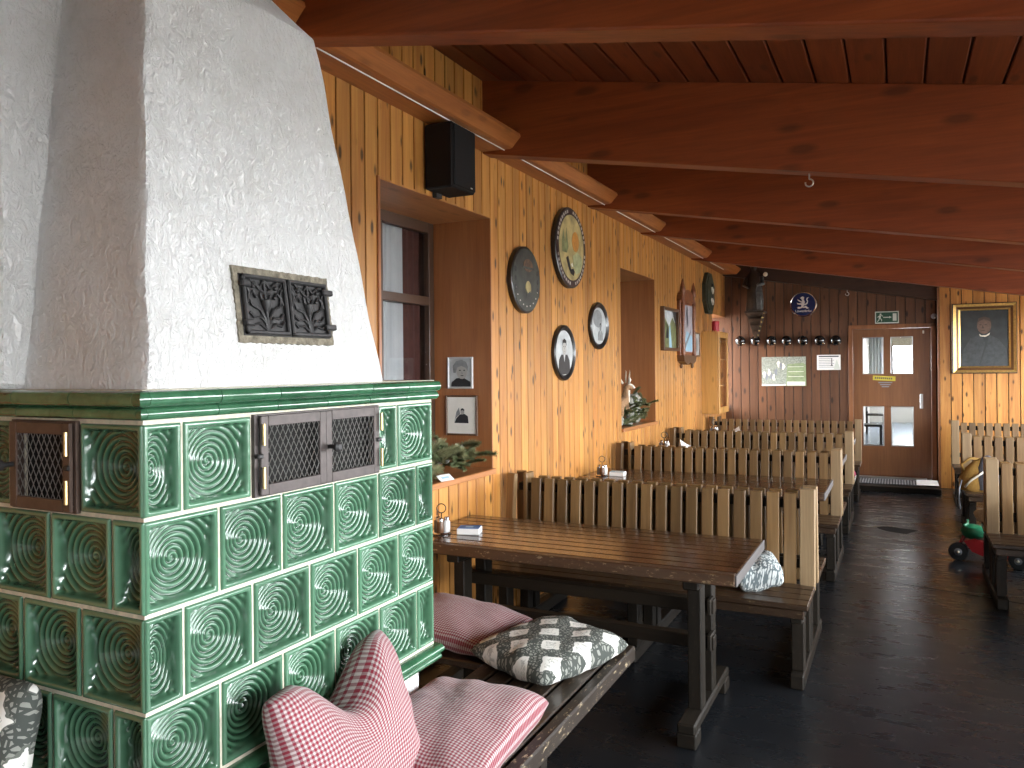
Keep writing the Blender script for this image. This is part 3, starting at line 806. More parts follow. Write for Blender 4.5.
# mesh doors in the stove
def lattice(b, x0, x1, z0, z1, y, px, pz, r):
    for sg in (1, -1):
        nmax = int((x1 - x0) / px + (z1 - z0) / pz) + 3
        for k in range(-nmax, nmax):
            # line: (x-x0)/px - sg*(z-z0)/pz = k
            pts = []
            for x in (x0, x1):
                z = z0 + sg * ((x - x0) / px - k) * pz
                if z0 - 1e-6 <= z <= z1 + 1e-6: pts.append((x, z))
            for z in (z0, z1):
                x = x0 + (k + sg * (z - z0) / pz) * px
                if x0 + 1e-6 < x < x1 - 1e-6: pts.append((x, z))
            if len(pts) >= 2:
                (a, c), (d, e_) = pts[0], pts[1]
                if math.hypot(a - d, c - e_) > .004: b.tube([(a, y + .0006 * sg, c), (d, y + .0006 * sg, e_)], r, 4)
def grate_leaf(parent, wd, ht, mat, hinge_side, loc, rot, knob_side):
    fr = .026; b = MB()
    b.box(-wd / 2, -wd / 2 + fr, -.009, 0, -ht / 2, ht / 2, .002).box(wd / 2 - fr, wd / 2, -.009, 0, -ht / 2, ht / 2, .002)
    b.box(-wd / 2 + fr, wd / 2 - fr, -.009, 0, -ht / 2, -ht / 2 + fr, .001).box(-wd / 2 + fr, wd / 2 - fr, -.009, 0, ht / 2 - fr, ht / 2, .001)
    d = b.build('grate_door', mat, parent, loc, rot)
    g = MB(); lattice(g, -wd / 2 + fr - .004, wd / 2 - fr + .004, -ht / 2 + fr - .004, ht / 2 - fr + .004, -.004, .0195, .034, .0012)
    g = g.build('wire_mesh', 'wire', d); g['kind'] = 'stuff'
    for z in (-ht * .27, ht * .27):
        MB().tube([(hinge_side * (wd / 2 - .001), -.017, z - .026), (hinge_side * (wd / 2 - .001), -.017, z + .026)], .0045, 8).build('hinge', 'brass', d, smooth='auto')
    if knob_side: MB().lathe([(.006, -.008), (.006, -.03), (.013, -.034), (.014, -.042), (.008, -.047)], 14, 'y', (knob_side * (wd / 2 - .012), 0, 0)).build('knob', 'cast', d, smooth='auto')
    MB().box(hinge_side * (wd / 2) - .016, hinge_side * (wd / 2) + .004, -.016, -.008, -.006, .006).build('latch', 'cast', d)
    return d
y0, y1 = DOORY; hw2 = (y1 - y0 - .01) / 2
dh = RH - .002
MB().box(SX - .012, SX + .003, y0 + .003, y1 - .003, ZT - RH, ZT - .001, .001).build('door_frame', 'iron', stove) if False else None
fb = MB()
fb.box(SX - .02, SX + .004, y0 + .002, y0 + .014, ZT - RH, ZT, .001).box(SX - .02, SX + .004, y1 - .014, y1 - .002, ZT - RH, ZT, .001)
fb.box(SX - .02, SX + .004, y0 + .014, y1 - .014, ZT - .010, ZT, .001).box(SX - .02, SX + .004, y0 + .014, y1 - .014, ZT - RH, ZT - RH + .01, .001)
fb.build('door_frame', 'iron', stove)
grate_leaf(stove, hw2 - .008, dh - .006, 'iron', -1, (SX + .005, y0 + .010 + hw2 / 2, ZT - RH / 2), (0, 0, R(90)), 0)
grate_leaf(stove, hw2 - .008, dh - .006, 'iron', 1, (SX + .005, y1 - .010 - hw2 / 2, ZT - RH / 2), (0, 0, R(90)), -1)
x0, x1 = DOORX
fb = MB()
fb.box(x0 + .002, x0 + .012, SY - .004, SY + .02, ZT - RH, ZT, .001).box(x1 - .012, x1 - .002, SY - .004, SY + .02, ZT - RH, ZT, .001)
fb.box(x0 + .012, x1 - .012, SY - .004, SY + .02, ZT - .01, ZT, .001).box(x0 + .012, x1 - .012, SY - .004, SY + .02, ZT - RH, ZT - RH + .01, .001)
fb.build('door_frame', 'iron_brown', stove)
grate_leaf(stove, x1 - x0 - .018, dh - .006, 'iron_brown', 1, ((x0 + x1) / 2, SY - .005, ZT - RH / 2), (0, 0, 0), -1)
# ornate cast iron doors in the hood
tilt = math.atan(tb)
OC = (1.588, 1.783)     # y, z centre on the hood
ox = HB[0] - tb * (OC[1] - ZH)
ow, oh = .322, .156
sh = Matrix.Rotation(R(90), 4, 'Z') @ Matrix.Rotation(-tilt, 4, 'X')
od = MB()
ring = []
for i in range(96):
    a = 2 * PI * i / 96; c, s_ = math.cos(a), math.sin(a)
    k = 1 / max(abs(c), abs(s_)); ring.append((c * k * (ow / 2 + .016 + .0014 * math.sin(i * 2.3)), s_ * k * (oh / 2 + .018 + .0014 * math.cos(i * 3.1))))
od.prism(ring, 'y', -.006, .02)
od = od.build('cast_iron_doors', 'mortar', stove)
od.matrix_parent_inverse = Matrix.Translation(-Vector(stove.location))
od.matrix_basis = Matrix.Translation((ox, *OC)) @ sh
bput('back_plate', 'cast', od, -ow / 2, ow / 2, -.008, -.002, -oh / 2, oh / 2, .001)
for s_ in (-1, 1):
    cx = s_ * ow / 4; w2, h2 = ow / 4 - .003, oh / 2 - .002
    fr = MB()
    t = .011
    fr.box(cx - w2, cx - w2 + t, -.019, -.006, -h2, h2).box(cx + w2 - t, cx + w2, -.019, -.006, -h2, h2).box(cx - w2, cx + w2, -.019, -.006, -h2, -h2 + t).box(cx - w2, cx + w2, -.019, -.006, h2 - t, h2)
    fr.build('leaf_frame', 'cast', od)
    sc_ = MB()
    for m in (-1, 1):
        def P(l): return [(cx + m * x * w2, -.012, z * h2) for x, z in l]
        sc_.tube(P([(.05, -.85), (.10, -.45), (.28, -.15), (.62, .0), (.72, .28), (.55, .45), (.42, .30)]), .0038, 6)
        sc_.tube(P([(.05, -.8), (.35, -.62), (.62, -.68), (.78, -.52)]), .0036, 6)
        sc_.tube(P([(.05, -.6), (.30, -.40), (.58, -.42), (.76, -.25)]), .0034, 6)
        sc_.tube(P([(.0, .86), (.22, .62), (.45, .72), (.62, .86)]), .0032, 6)
        sc_.tube(P([(.0, .42), (.25, .55), (.42, .75), (.70, .60), (.80, .78)]), .0032, 6)
        sc_.tube(P([(.80, .05), (.70, .42), (.80, .60)]), .003, 6)
        sc_.tube(P([(.0, .1), (.2, .25), (.22, .40), (.0, .42)]), .0036, 6)
        sc_.ball(P([(.50, .62)])[0], .006, 8, 6); sc_.ball(P([(.42, .28)])[0], .005, 8, 6)
    sc_.tube([(cx, -.012, -.9 * h2), (cx, -.012, .86 * h2)], .004, 6)
    sc_.lathe([(.003, -.020), (.012, -.004), (.016, .012), (.010, .016)], 12, 'z', (cx, -.010, 0))
    sc_.build('scrollwork', 'cast', od, smooth='auto')
    for z in (-.048, .05):
        MB().box(s_ * (ow / 2 - .012) - .016, s_ * (ow / 2 - .012) + .026 * (1 if s_ > 0 else .4), -.026, -.010, z - .008, z + .008).build('hinge', 'cast', od)
tag(MB().box(-1.853, -1.833, 1.074, 1.080, ZH - .0008, ZH + .004, .001).build('black_clip', 'black'), 'tiny black clip lying on the stove ledge by the grating', 'clip')

# ================================================================== BENCHES AND TABLES
def slat_mesh(L, wd, th, mat): return cbox(mat, wd, th, L, .004)
def bench(name, label, yb, x0, x1, double, wall_end, group, end_right=True):
    """backrest front face at yb, seat in front of it (towards the camera); x0..x1 along the bench"""
    cyl = yb + .10
    t = thing(name, label, 'bench', ((x0 + x1) / 2, cyl, 0), group=group, world=True)
    lean = math.atan(.07)
    for sd in ((0, 1) if double else (0,)):
        sg = -1 if sd == 0 else 1
        def Y(d): return cyl + sg * d          # d: distance from the centre line
        def B(nm, mt, a, b, d0, d1, z0, z1, c=.004): bput(nm, mt, t, a, b, *sorted((Y(d0), Y(d1))), z0, z1, c)
        nbd = 4 if sd == 0 else 5
        for k in range(nbd): B('seat_board', 'bench_x', x0, x1, .095 + .100 * k, .095 + .100 * k + .094, .41, .44, .005)
        de = .095 + .100 * nbd
        B('seat_apron', 'bench_x', x0 + .02, x1 - .02, de - .045, de - .015, .365, .409)
        xs0, xs1 = (x0 + .155, x1 - .085) if end_right else (x0 + .085, x1 - .05)
        n = round((xs1 - xs0) / .0876)
        for i in range(n):
            x = xs0 + (i + .5) * (xs1 - xs0) / n
            put('back_slat', slat_mesh(.505, .0655, .03, 'slat'), t, (x, Y(.072), .672), (sg * lean, 0, R(random.uniform(-.8, .8))))
        for z in (.54, .86): B('back_rail', 'rail_x', x0 + .06, x1 - .03, .018 - (z - .68) * .07, .042 - (z - .68) * .07, z - .025, z + .025)
        ex = (x1 - .078, x1) if end_right else (x0, x0 + .078)
        put('end_board', slat_mesh(.54, .078, .045, 'slat_end'), t, ((ex[0] + ex[1]) / 2, Y(.075), .680), (sg * lean, 0, 0))
        if wall_end: put('end_board', slat_mesh(.535, .066, .035, 'slat'), t, (x0 + .03, Y(.085), .680), (sg * lean, 0, R(sg * 20)))
        for lx in (x0 + .12, (x0 + x1) / 2, x1 - .06) if end_right else (x0 + .06, (x0 + x1) / 2, x1 - .12):
            B('leg', 'leg', lx - .03, lx + .03, de - .20, de - .11, .076, .329)
            B('leg', 'leg', lx - .03, lx + .03, .02, .09, .076, .40)
            B('seat_bearer', 'foot_y', lx - .028, lx + .028, .10, de - .05, .33, .409)
            if sd == 0: bput('foot', 'foot_y', t, lx - .035, lx + .035, cyl - de + .05, cyl + (.56 if double else .12), 0, .075, .008)
    if wall_end:
        bput('side_panel', 'slat', t, x0 + .10, x0 + .128, yb + .05, yb + (.16 if double else .2), .62, .95, .005)
    return t
BL = (-2.255, -.405)
LG = 'slatted double benches along the left wall'
bench('slatted_bench', 'slatted bench behind the nearest table, small speckled cushion on its seat', 4.46, *BL, True, True, LG)
bench('slatted_bench', 'slatted bench behind the second table from the stove', 6.62, *BL, True, True, LG)
bench('slatted_bench', 'third slatted bench from the stove on the left side', 8.44, *BL, True, True, LG)
bench('slatted_bench', 'last slatted bench on the left, nearest the exit door', 10.45, *BL, False, True, LG)
RG = 'slatted benches on the right side of the aisle'
bench('slatted_bench', 'nearest slatted bench at the right edge, toy tricycle behind it', 6.36, .545, 2.5, True, False, RG, False)
bench('slatted_bench', 'middle slatted bench on the right with the mustard bag', 8.60, .545, 2.5, True, False, RG, False)
bench('slatted_bench', 'farthest slatted bench on the right under the portrait', 10.60, .565, 2.5, False, False, RG, False)

def table(label, y0, x0, x1, group, open_left=False):
    D = .755
    t = thing('trestle_table', label, 'table', ((x0 + x1) / 2, y0 + D / 2, 0), group=group, world=True)
    nb = 8; bw = (D - .05) / nb
    xe = x0 if open_left else x1
    bput('end_strip', 'end_grey', t, xe - .001, xe + .006, y0 + .002, y0 + D - .002, .700, .748, .002)  # thin grey strip over the board ends
    bput('front_edge', 'table_edge', t, x0, x1, y0, y0 + .048, .698, .75, .006)
    for k in range(nb): bput('board', 'table', t, x0, x1, y0 + .05 + bw * k + .002, y0 + .05 + bw * (k + 1) - .002, .712, .7495, .005)
    ends = (x1 - .205, x0 + .27) if not open_left else (x0 + .205, x1 - .21)
    for j, ex in enumerate(ends):
        bput('cap_beam', 'foot_y', t, ex - .035, ex + .035, y0 + .07, y0 + D - .07, .645, .711, .006)
        for yy in (.135, .36):
            bput('upright', 'leg', t, ex - .03, ex + .03, y0 + yy, y0 + yy + .085, .10, .645, .004)
        bput('foot', 'foot_y', t, ex - .04, ex + .04, y0 - .03, y0 + .70, .06, .105, .008)
        for yy in (-.03, .60): bput('foot_block', 'foot_y', t, ex - .042, ex + .042, y0 + yy, y0 + yy + .10, 0, .062, .005)
        bput('wedge', 'leg', t, ex + (.03 if j == 0 else -.05), ex + (.05 if j == 0 else -.03), y0 + .245, y0 + .335, .49, .56, .004)
        bput('wedge', 'leg', t, ex + (.03 if j == 0 else -.05), ex + (.05 if j == 0 else -.03), y0 + .245, y0 + .335, .33, .40, .004)
    a, b = min(ends), max(ends)
    bput('stretcher', 'rail_x', t, a - .06, b + .06, y0 + .26, y0 + .315, .495, .555, .004)
    bput('stretcher', 'rail_x', t, a - .06, b + .06, y0 + .26, y0 + .315, .33, .39, .004)
    return t
TG = 'dark trestle tables between the benches'
table('nearest dark trestle table with a condiment caddy, beside the stove', 3.315, -2.285, -.612, TG)
table('second trestle table from the stove, behind the first slatted bench', 5.67, -2.285, -.455, TG)
table('third trestle table from the stove, mostly hidden by slats', 7.52, -2.285, -.46, TG)
table('farthest trestle table on the left, before the last bench', 9.34, -2.285, -.46, TG)
table('trestle table at the right edge before the nearest right bench', 5.28, .80, 2.5, 'trestle tables on the right side', True)

# bench beside the stove (boards run along y), its worn front edge, legs
sb = thing('stove_bench', 'worn dark plank bench along the right side of the stove', 'bench', (-1.25, 2.0, 0), world=True)
for k in range(5): bput('seat_board', 'bench_y', sb, -1.490 + .088 * k, -1.490 + .088 * k + .078, .75, 3.17, .415, .445, .005)
bput('front_edge', 'edge_y', sb, -1.048, -1.0, .75, 3.175, .385, .447, .006)
for yy in (.95, 2.36):
    bput('bearer', 'rail_x', sb, -1.46, -1.05, yy - .035, yy + .035, .34, .414, .004)
    bput('leg', 'leg', sb, -1.13, -1.06, yy - .03, yy + .03, 0, .34, .005); bput('leg', 'leg', sb, -1.43, -1.36, yy - .03, yy + .03, 0, .34, .005)
sb2 = thing('wall_bench', 'dark plank bench in the corner between stove and nearest table', 'bench', (-1.9, 2.98, 0), world=True)
for k in range(4): bput('seat_board', 'bench_x', sb2, -2.27, -1.512, 2.76 + .108 * k, 2.76 + .108 * k + .10, .40, .43, .005)
for xx in (-2.2, -1.58):
    bput('bearer', 'foot_y', sb2, xx - .03, xx + .03, 2.78, 3.17, .34, .399, .004)
    for yy in (2.82, 3.10): bput('leg', 'leg', sb2, xx - .03, xx + .03, yy - .03, yy + .03, 0, .34, .004)
sb3 = thing('stove_front_bench', 'dark plank bench in front of the stove under the leaning cushion', 'bench', (-1.9, .8, 0), world=True)
for k in range(4): bput('seat_board', 'bench_x', sb3, -2.27, -1.52, .62 + .105 * k, .62 + .105 * k + .097, .415, .445, .005)
for xx in (-2.2, -1.6):
    bput('bearer', 'foot_y', sb3, xx - .03, xx + .03, .64, 1.02, .34, .414, .004)
    for yy in (.68, .96): bput('leg', 'leg', sb3, xx - .03, xx + .03, yy - .03, yy + .03, 0, .34, .004)

# ================================================================== CUSHIONS
def cushion(label, mat, W, H, T, loc, rot, seed=0, chop=0, n=36, group=None, sag=0, twist=0, fold=0):
    rn = random.Random(seed); ph = [rn.uniform(0, 6.28) for _ in range(8)]
    vs = []; uvs = []; fs = []
    for sd in (1, -1):
        for j in range(n + 1):
            for i in range(n + 1):
                u = 2 * i / n - 1; v = 2 * j / n - 1
                u = math.copysign(abs(u) ** .9, u); v = math.copysign(abs(v) ** .9, v)
                x = W / 2 * u * (1 - .045 * (1 - v * v) * abs(u) ** 2); y = H / 2 * v * (1 - .045 * (1 - u * u) * abs(v) ** 2)
                x *= 1 - .05 * abs(v) ** 8; y *= 1 - .05 * abs(u) ** 8
                e = max(0, (1 - u ** 4)) * max(0, (1 - v ** 4))
                h = T / 2 * (e ** .4) * (1 - .22 * (u * u + v * v) / 2)
                h *= 1 + .10 * math.sin(3 * u + ph[0]) * math.sin(2.4 * v + ph[1]) + .05 * math.sin(7 * u + ph[2] + 3 * v)
                cr = .010 * math.sin(11 * math.atan2(v, u) + ph[3]) * max(0, (abs(u) ** 3 + abs(v) ** 3) / 2) * e ** .5
                z = sd * (h + cr)
                if chop:
                    g = math.exp(-((u - .05) / .33) ** 2)
                    y -= chop * g * max(0, (v + .35) / 1.35) ** 1.4
                    z += (.05 * chop / .12) * g * max(0, v) * -1 + .02 * math.sin(5 * u) * max(0, v)
                z += sag * (u * u) + twist * u * v + fold * math.sin(u * 2.5 + ph[4])
                vs.append((x, y, z)); uvs.append((W / 2 * u, H / 2 * v))
    m = (n + 1) ** 2
    for j in range(n):
        for i in range(n):
            a = j * (n + 1) + i; q = (a, a + 1, a + n + 2, a + n + 1)
            fs.append(q); fs.append(tuple(m + k for k in reversed(q)))
    me = bpy.data.meshes.new('cushion'); me.from_pydata(vs, [], fs)
    uvl = me.uv_layers.new(name='UVMap')
    for l in me.loops: uvl.data[l.index].uv = uvs[l.vertex_index]
    bm = bmesh.new(); bm.from_mesh(me); bmesh.ops.remove_doubles(bm, verts=bm.verts[:], dist=.0006); bmesh.ops.recalc_face_normals(bm, faces=bm.faces[:]); bm.to_mesh(me); bm.free()
    me.polygons.foreach_set('use_smooth', [True] * len(me.polygons))
    me.materials.append(MAT[mat])
    return tag(put('cushion', me, None, loc, rot), label, 'cushion', group)
CG = 'cushions on the stove benches'
cushion('red gingham cushion standing upright, creased, against the green tiles', 'gingham', .56, .44, .17, (-1.272, 1.622, .660), (R(72), R(0), R(97)), 1, chop=.13, group=CG, twist=.02)
cushion('red gingham cushion lying flat on the stove bench in the foreground', 'gingham', .43, .62, .14, (-1.232, 2.07, .514), (R(0), R(2), R(4)), 2, group=CG)
cushion('grey and white medallion cushion lying on the far end of the stove bench', 'damask', .42, .52, .13, (-1.25, 2.85, .507), (R(1), R(2), R(-20)), 3, group=CG)
cushion('red gingham cushion on the corner bench behind the stove', 'gingham', .60, .42, .13, (-1.76, 2.99, .497), (R(3), R(3), R(-6)), 4, group=CG)
cushion('grey and white medallion cushion leaning against the stove at the left edge', 'damask', .48, .50, .13, (-1.885, .985, .715), (R(78), R(0), R(4)), 5, group=CG)
cushion('small speckled grey cushion folded on the first slatted bench', 'speckle', .23, .27, .17, (-.68, 4.30, .528), (R(6), R(8), R(20)), 6, fold=.02)

# ================================================================== ON THE TABLES
def caddy(label, loc, s=1.0):
    t = thing('condiment_caddy', label, 'caddy', loc, (0, 0, R(25)), 'condiment caddies on the tables')
    b = MB().lathe([(.05 * s, 0), (.052 * s, .006 * s), (.048 * s, .012 * s)], 20)
    b.build('tray', 'chrome', t, smooth='auto')
    pts = [(0, 0, .01 * s), (0, 0, .11 * s)] + [(.024 * s * math.sin(a), 0, .134 * s - .024 * s * math.cos(a)) for a in [2 * PI * i / 14 for i in range(15)]]
    MB().tube(pts, .0028 * s, 8).build('ring_handle', 'black_wood', t, smooth=True)
    for i, m in enumerate(('white', 'inkgrey', 'frame_wood')):
        a = 2.1 * i + .4; x, y = .028 * s * math.cos(a), .028 * s * math.sin(a)
        j = MB().lathe([(.017 * s, 0), (.019 * s, .004 * s), (.018 * s, .05 * s), (.014 * s, .058 * s)], 14, 'z', (x, y, .012 * s)).build('shaker', m, t, smooth='auto')
        MB().lathe([(.0155 * s, 0), (.016 * s, .014 * s), (.010 * s, .02 * s)], 14, 'z', (x, y, .07 * s)).build('cap', 'chrome', j, smooth='auto')
    return t
caddy('chrome condiment caddy on the nearest table beside the blue box', (-2.165, 3.53, .75))
caddy('chrome condiment caddy on the second table', (-2.13, 5.93, .75))
caddy('condiment caddy peeping over the second bench', (-2.16, 7.90, .75), 1.25)
caddy('condiment caddy peeping over the third bench', (-2.08, 9.95, .75), 1.25)
def napbox(label, loc, rz, top, s=1):
    t = thing('napkin_box', label, 'box', loc, (0, 0, R(rz)), 'paper boxes on the tables')
    bput('body', 'white', t, -.06 * s, .06 * s, -.045 * s, .045 * s, 0, .032 * s, .003)
    c = bput('cover', top, t, -.056 * s, .056 * s, -.041 * s, .041 * s, .032 * s, .034 * s, .0005)
    bput('print', 'bluebox' if top == 'blue' else 'white', c, -.02, .02, -.012, .012, .001, .0018, .0002)
napbox('white box with a blue cover on the nearest table', (-2.035, 3.60, .75), 18, 'blue')
napbox('pale blue box on the second table', (-2.02, 5.99, .75), 5, 'bluebox')
def napkin(label, loc, rz, s):
    b = MB(); n = 8
    vs = []
    for j in range(n + 1):
        for i in range(n + 1):
            u, v = i / n, j / n; vs.append(((u - .5) * .16 * s, (v - .5) * .12 * s, .10 * s * u * (1 - abs(v - .5)) + .012 * math.sin(5 * v + 3 * u) + .012))
    m = len(vs); b.add(vs, []); b.add([(x, y, 0) for x, y, z in vs], [])
    for j in range(n):
        for i in range(n):
            a = j * (n + 1) + i; q = (a, a + 1, a + n + 2, a + n + 1); b.f.append(q); b.f.append(tuple(m + k for k in reversed(q)))
    rg = [i for i in range(n + 1)] + [j * (n + 1) + n for j in range(1, n + 1)] + [n * (n + 1) + i for i in range(n - 1, -1, -1)] + [j * (n + 1) for j in range(n - 1, 0, -1)]
    for i in range(len(rg)): b.f.append((rg[i], rg[(i + 1) % len(rg)], m + rg[(i + 1) % len(rg)], m + rg[i]))
    tag(b.build('napkin', 'white', loc=loc, rot=(0, 0, R(rz))), label, 'napkin', 'white napkins on the far tables')
napkin('crumpled white napkin showing over the second bench', (-1.86, 7.80, .75), 200, 1.35)
napkin('crumpled white napkin showing over the third bench', (-1.86, 9.90, .75), 20, 1.2)

# ================================================================== ON THE LEFT WALL
def wall_thing(name, label, cat, y, z, group=None, off=0.0):     # local -y points into the room, local x runs along +y
    return thing(name, label, cat, (XL + off, y, z), (0, 0, R(90)), group)
def flat(poly, y, mat, parent, name, th=.002): return MB().prism(poly, 'y', y - th, y).build(name, mat, parent)
def ell(cx, cz, rx, rz, n=24, a0=0): return [(cx + rx * math.cos(a0 + 2 * PI * i / n), cz + rz * math.sin(a0 + 2 * PI * i / n)) for i in range(n)]
# loudspeaker
t = wall_thing('loudspeaker', 'black box loudspeaker on the wall above the near niche', 'loudspeaker', 3.715, 2.765)
bput('cabinet', 'black', t, -.125, .125, -.185, -.012, -.175, .175, .008)
g = bput('grille', 'black', t, -.115, .115, -.196, -.185, -.165, .165, .006)
bput('badge', 'silver', t, .055, .075, -.198, -.196, -.155, -.149, .0005)
bput('bracket', 'cast', t, -.03, .03, -.03, -.001, -.20, .12, .003)
DG = 'round painted discs and portraits on the left wall'
# dark painted disc
t = wall_thing('painted_disc', 'dark round painted shooting disc nearest the near niche', 'wall disc', 4.82, 2.218, DG)
MB().lathe([(.225, 0), (.228, -.004), (.228, -.034), (.220, -.040), (.19, -.040)], 40, 'y').build('board', 'black_wood', t, smooth='auto')
flat(ell(0, 0, .218, .212, 40), -.0402, 'disc_dark', t, 'painted_face')
flat(ell(.02, .10, .075, .045, 16), -.0424, 'disc_brown', t, 'crest', .001)
flat([(-.07, .09), (.11, .09), (.12, .075), (-.08, .075)], -.0436, 'disc_dark', t, 'crest_band', .0006)
flat(ell(.02, -.055, .045, .05, 12), -.0424, 'disc_ochre', t, 'painted_animal', .001)
flat([(-.02, -.06), (.01, -.09), (.05, -.07), (.06, -.115), (-.01, -.12)], -.0436, 'disc_dark', t, 'painted_shadow', .0006)
for s_ in (-1, 1):
    for k in range(3): flat(ell(s_ * .175, .06 - .06 * k, .013, .018, 10), -.0424, 'photo_dark', t, 'bullet_mark', .001)
for k in range(9):
    a = R(200 + 17 * k); flat(ell(.185 * math.cos(a), .18 * math.sin(a), .010, .006, 6), -.0424, 'disc_letter', t, 'rim_mark', .001)
# large landscape disc
t = wall_thing('painted_disc', 'large round disc painted with an ochre landscape and orange sun', 'wall disc', 5.635, 2.545, DG)
MB().lathe([(.305, 0), (.312, -.005), (.312, -.036), (.302, -.042), (.26, -.042)], 48, 'y').build('board', 'black_wood', t, smooth='auto')
flat(ell(0, 0, .300, .300, 48), -.0422, 'disc_rim', t, 'rim_band')
for k in range(44):
    a = 2 * PI * k / 44
    if k % 11 in (0, 1): continue
    c, s_ = math.cos(a), math.sin(a); r0, r1, w_ = .268, .290, .0125
    flat([(c * r0 - s_ * w_, s_ * r0 + c * w_), (c * r0 + s_ * w_, s_ * r0 - c * w_), (c * r1 + s_ * w_ * .8, s_ * r1 - c * w_ * .8), (c * r1 - s_ * w_ * .8, s_ * r1 + c * w_ * .8)], -.0444, 'disc_letter', t, 'rim_mark', .001)
flat(ell(0, 0, .252, .252, 44), -.0444, 'disc_ochre', t, 'painted_face', .0015)
flat(ell(.075, .055, .072, .078, 24), -.0462, 'disc_sun', t, 'painted_sun', .001)
flat([(.02, -.06), (.12, -.02), (.20, -.05), (.215, -.10), (.17, -.17), (.08, -.20), (.03, -.14)], -.0462, 'disc_sea', t, 'painted_valley', .001)
flat([(-.12, -.09), (-.08, -.07), (-.05, -.12), (-.02, -.17), (.02, -.155), (.05, -.18), (.03, -.215), (-.03, -.20), (-.07, -.165)], -.0475, 'photo_dark', t, 'painted_bird', .001)
flat([(-.03, -.13), (.0, -.115), (.02, -.14), (-.005, -.15)], -.0487, 'bone', t, 'painted_highlight', .0008)
flat([(-.20, .03), (-.17, .12), (-.13, .02), (-.11, .14), (-.07, .0), (-.10, -.05), (-.19, -.05)], -.0462, 'paint_green', t, 'painted_trees', .001)
def bust(t, y, s, cx, cz, mats=('photo_dark', 'photo_skin', 'photo_dark'), hat=False):
    flat([(cx - .085 * s, cz - .10 * s), (cx + .085 * s, cz - .10 * s), (cx + .078 * s, cz - .02 * s), (cx + .045 * s, cz + .012 * s), (cx - .045 * s, cz + .012 * s), (cx - .078 * s, cz - .02 * s)], y, mats[0], t, 'coat', .001)
    flat([(cx - .012 * s, cz + .012 * s), (cx + .012 * s, cz + .012 * s), (cx, cz - .03 * s)], y - .0012, 'photo_light', t, 'shirt', .0006)
    flat(ell(cx, cz + .052 * s, .030 * s, .042 * s, 18), y - .0012, mats[1], t, 'face', .001)
    flat([(cx - .031 * s, cz + .062 * s), (cx - .026 * s, cz + .092 * s), (cx, cz + .102 * s), (cx + .026 * s, cz + .092 * s), (cx + .031 * s, cz + .062 * s), (cx + .018 * s, cz + .078 * s), (cx - .018 * s, cz + .078 * s)], y - .0024, mats[2], t, 'hair', .0008)
    for e_ in (-1, 1): flat(ell(cx + e_ * .012 * s, cz + .057 * s, .005 * s, .0025 * s, 8), y - .0024, 'photo_dark', t, 'eye', .0005)
    flat(ell(cx, cz + .030 * s, .010 * s, .002 * s, 8), y - .0024, 'photo_mid', t, 'mouth', .0005)
    flat([(cx - .003 * s, cz + .056 * s), (cx + .004 * s, cz + .041 * s), (cx - .004 * s, cz + .041 * s)], y - .0024, 'photo_mid', t, 'nose', .0005)
def round_portrait(label, y, z, rx, rz, rim, s):
    t = wall_thing('round_portrait', label, 'framed photo', y, z, DG)
    MB().lathe([(1, 0), (1.01, -.006), (1.0, -.026), (.95, -.034), (.88, -.030), (1 - rim / rx, -.016), (1 - rim / rx - .05, -.016)], 40, 'y', sx=rx, sz=rz).build('frame', 'black_wood', t, smooth='auto')
    flat(ell(0, 0, rx - rim, rz - rim, 36), -.0165, 'photo_light', t, 'photo_ground', .001)
    return t
t = round_portrait('round black framed photo of a man in a dark coat, lower on the wall', 5.53, 1.732, .212, .212, .04, 1)
bust(t, -.0178, 1.35, .0, -.03)
t = round_portrait('round black framed faded photo nearer to the second niche', 6.31, 1.972, .222, .200, .045, 1)
flat(ell(-.03, .06, .11, .075, 24), -.0178, 'photo_mid', t, 'faded_patch', .0008)
bust(t, -.019, .75, .03, -.05, ('photo_mid', 'photo_mid', 'photo_dark'))
def frame_box(t, w_, h_, fw, depth, mat, y0=0):
    b = MB().box(-w_ / 2, -w_ / 2 + fw, -depth, y0, -h_ / 2, h_ / 2).box(w_ / 2 - fw, w_ / 2, -depth, y0, -h_ / 2, h_ / 2).box(-w_ / 2 + fw, w_ / 2 - fw, -depth, y0, -h_ / 2, -h_ / 2 + fw).box(-w_ / 2 + fw, w_ / 2 - fw, -depth, y0, h_ / 2 - fw, h_ / 2)
    return b.build('frame', mat, t)
def rect(x0, x1, z0, z1): return [(x0, z0), (x1, z0), (x1, z1), (x0, z1)]
# landscape painting
t = wall_thing('landscape_painting', 'framed landscape painting just right of the second niche', 'painting', 8.62, 2.035)
frame_box(t, .66, .48, .035, .045, 'frame_wood')
flat(rect(-.298, .298, -.208, .208), -.012, 'paint_green', t, 'canvas')
flat([(-.298, .208), (.298, .208), (.298, .05), (.12, .14), (-.02, .03), (-.18, .12), (-.298, .06)], -.0142, 'paint_sky', t, 'painted_sky', .001)
flat([(-.02, -.208), (.10, -.208), (.06, -.05), (.02, .06), (-.02, .0)], -.0142, 'bluebox', t, 'painted_stream', .001)
flat([(.12, .208), (.298, .208), (.298, .02), (.22, .10)], -.0154, 'photo_dark', t, 'painted_rock', .001)
flat([(-.16, -.10), (-.10, .05), (-.04, -.10)], -.0154, 'photo_dark', t, 'painted_fir', .001)
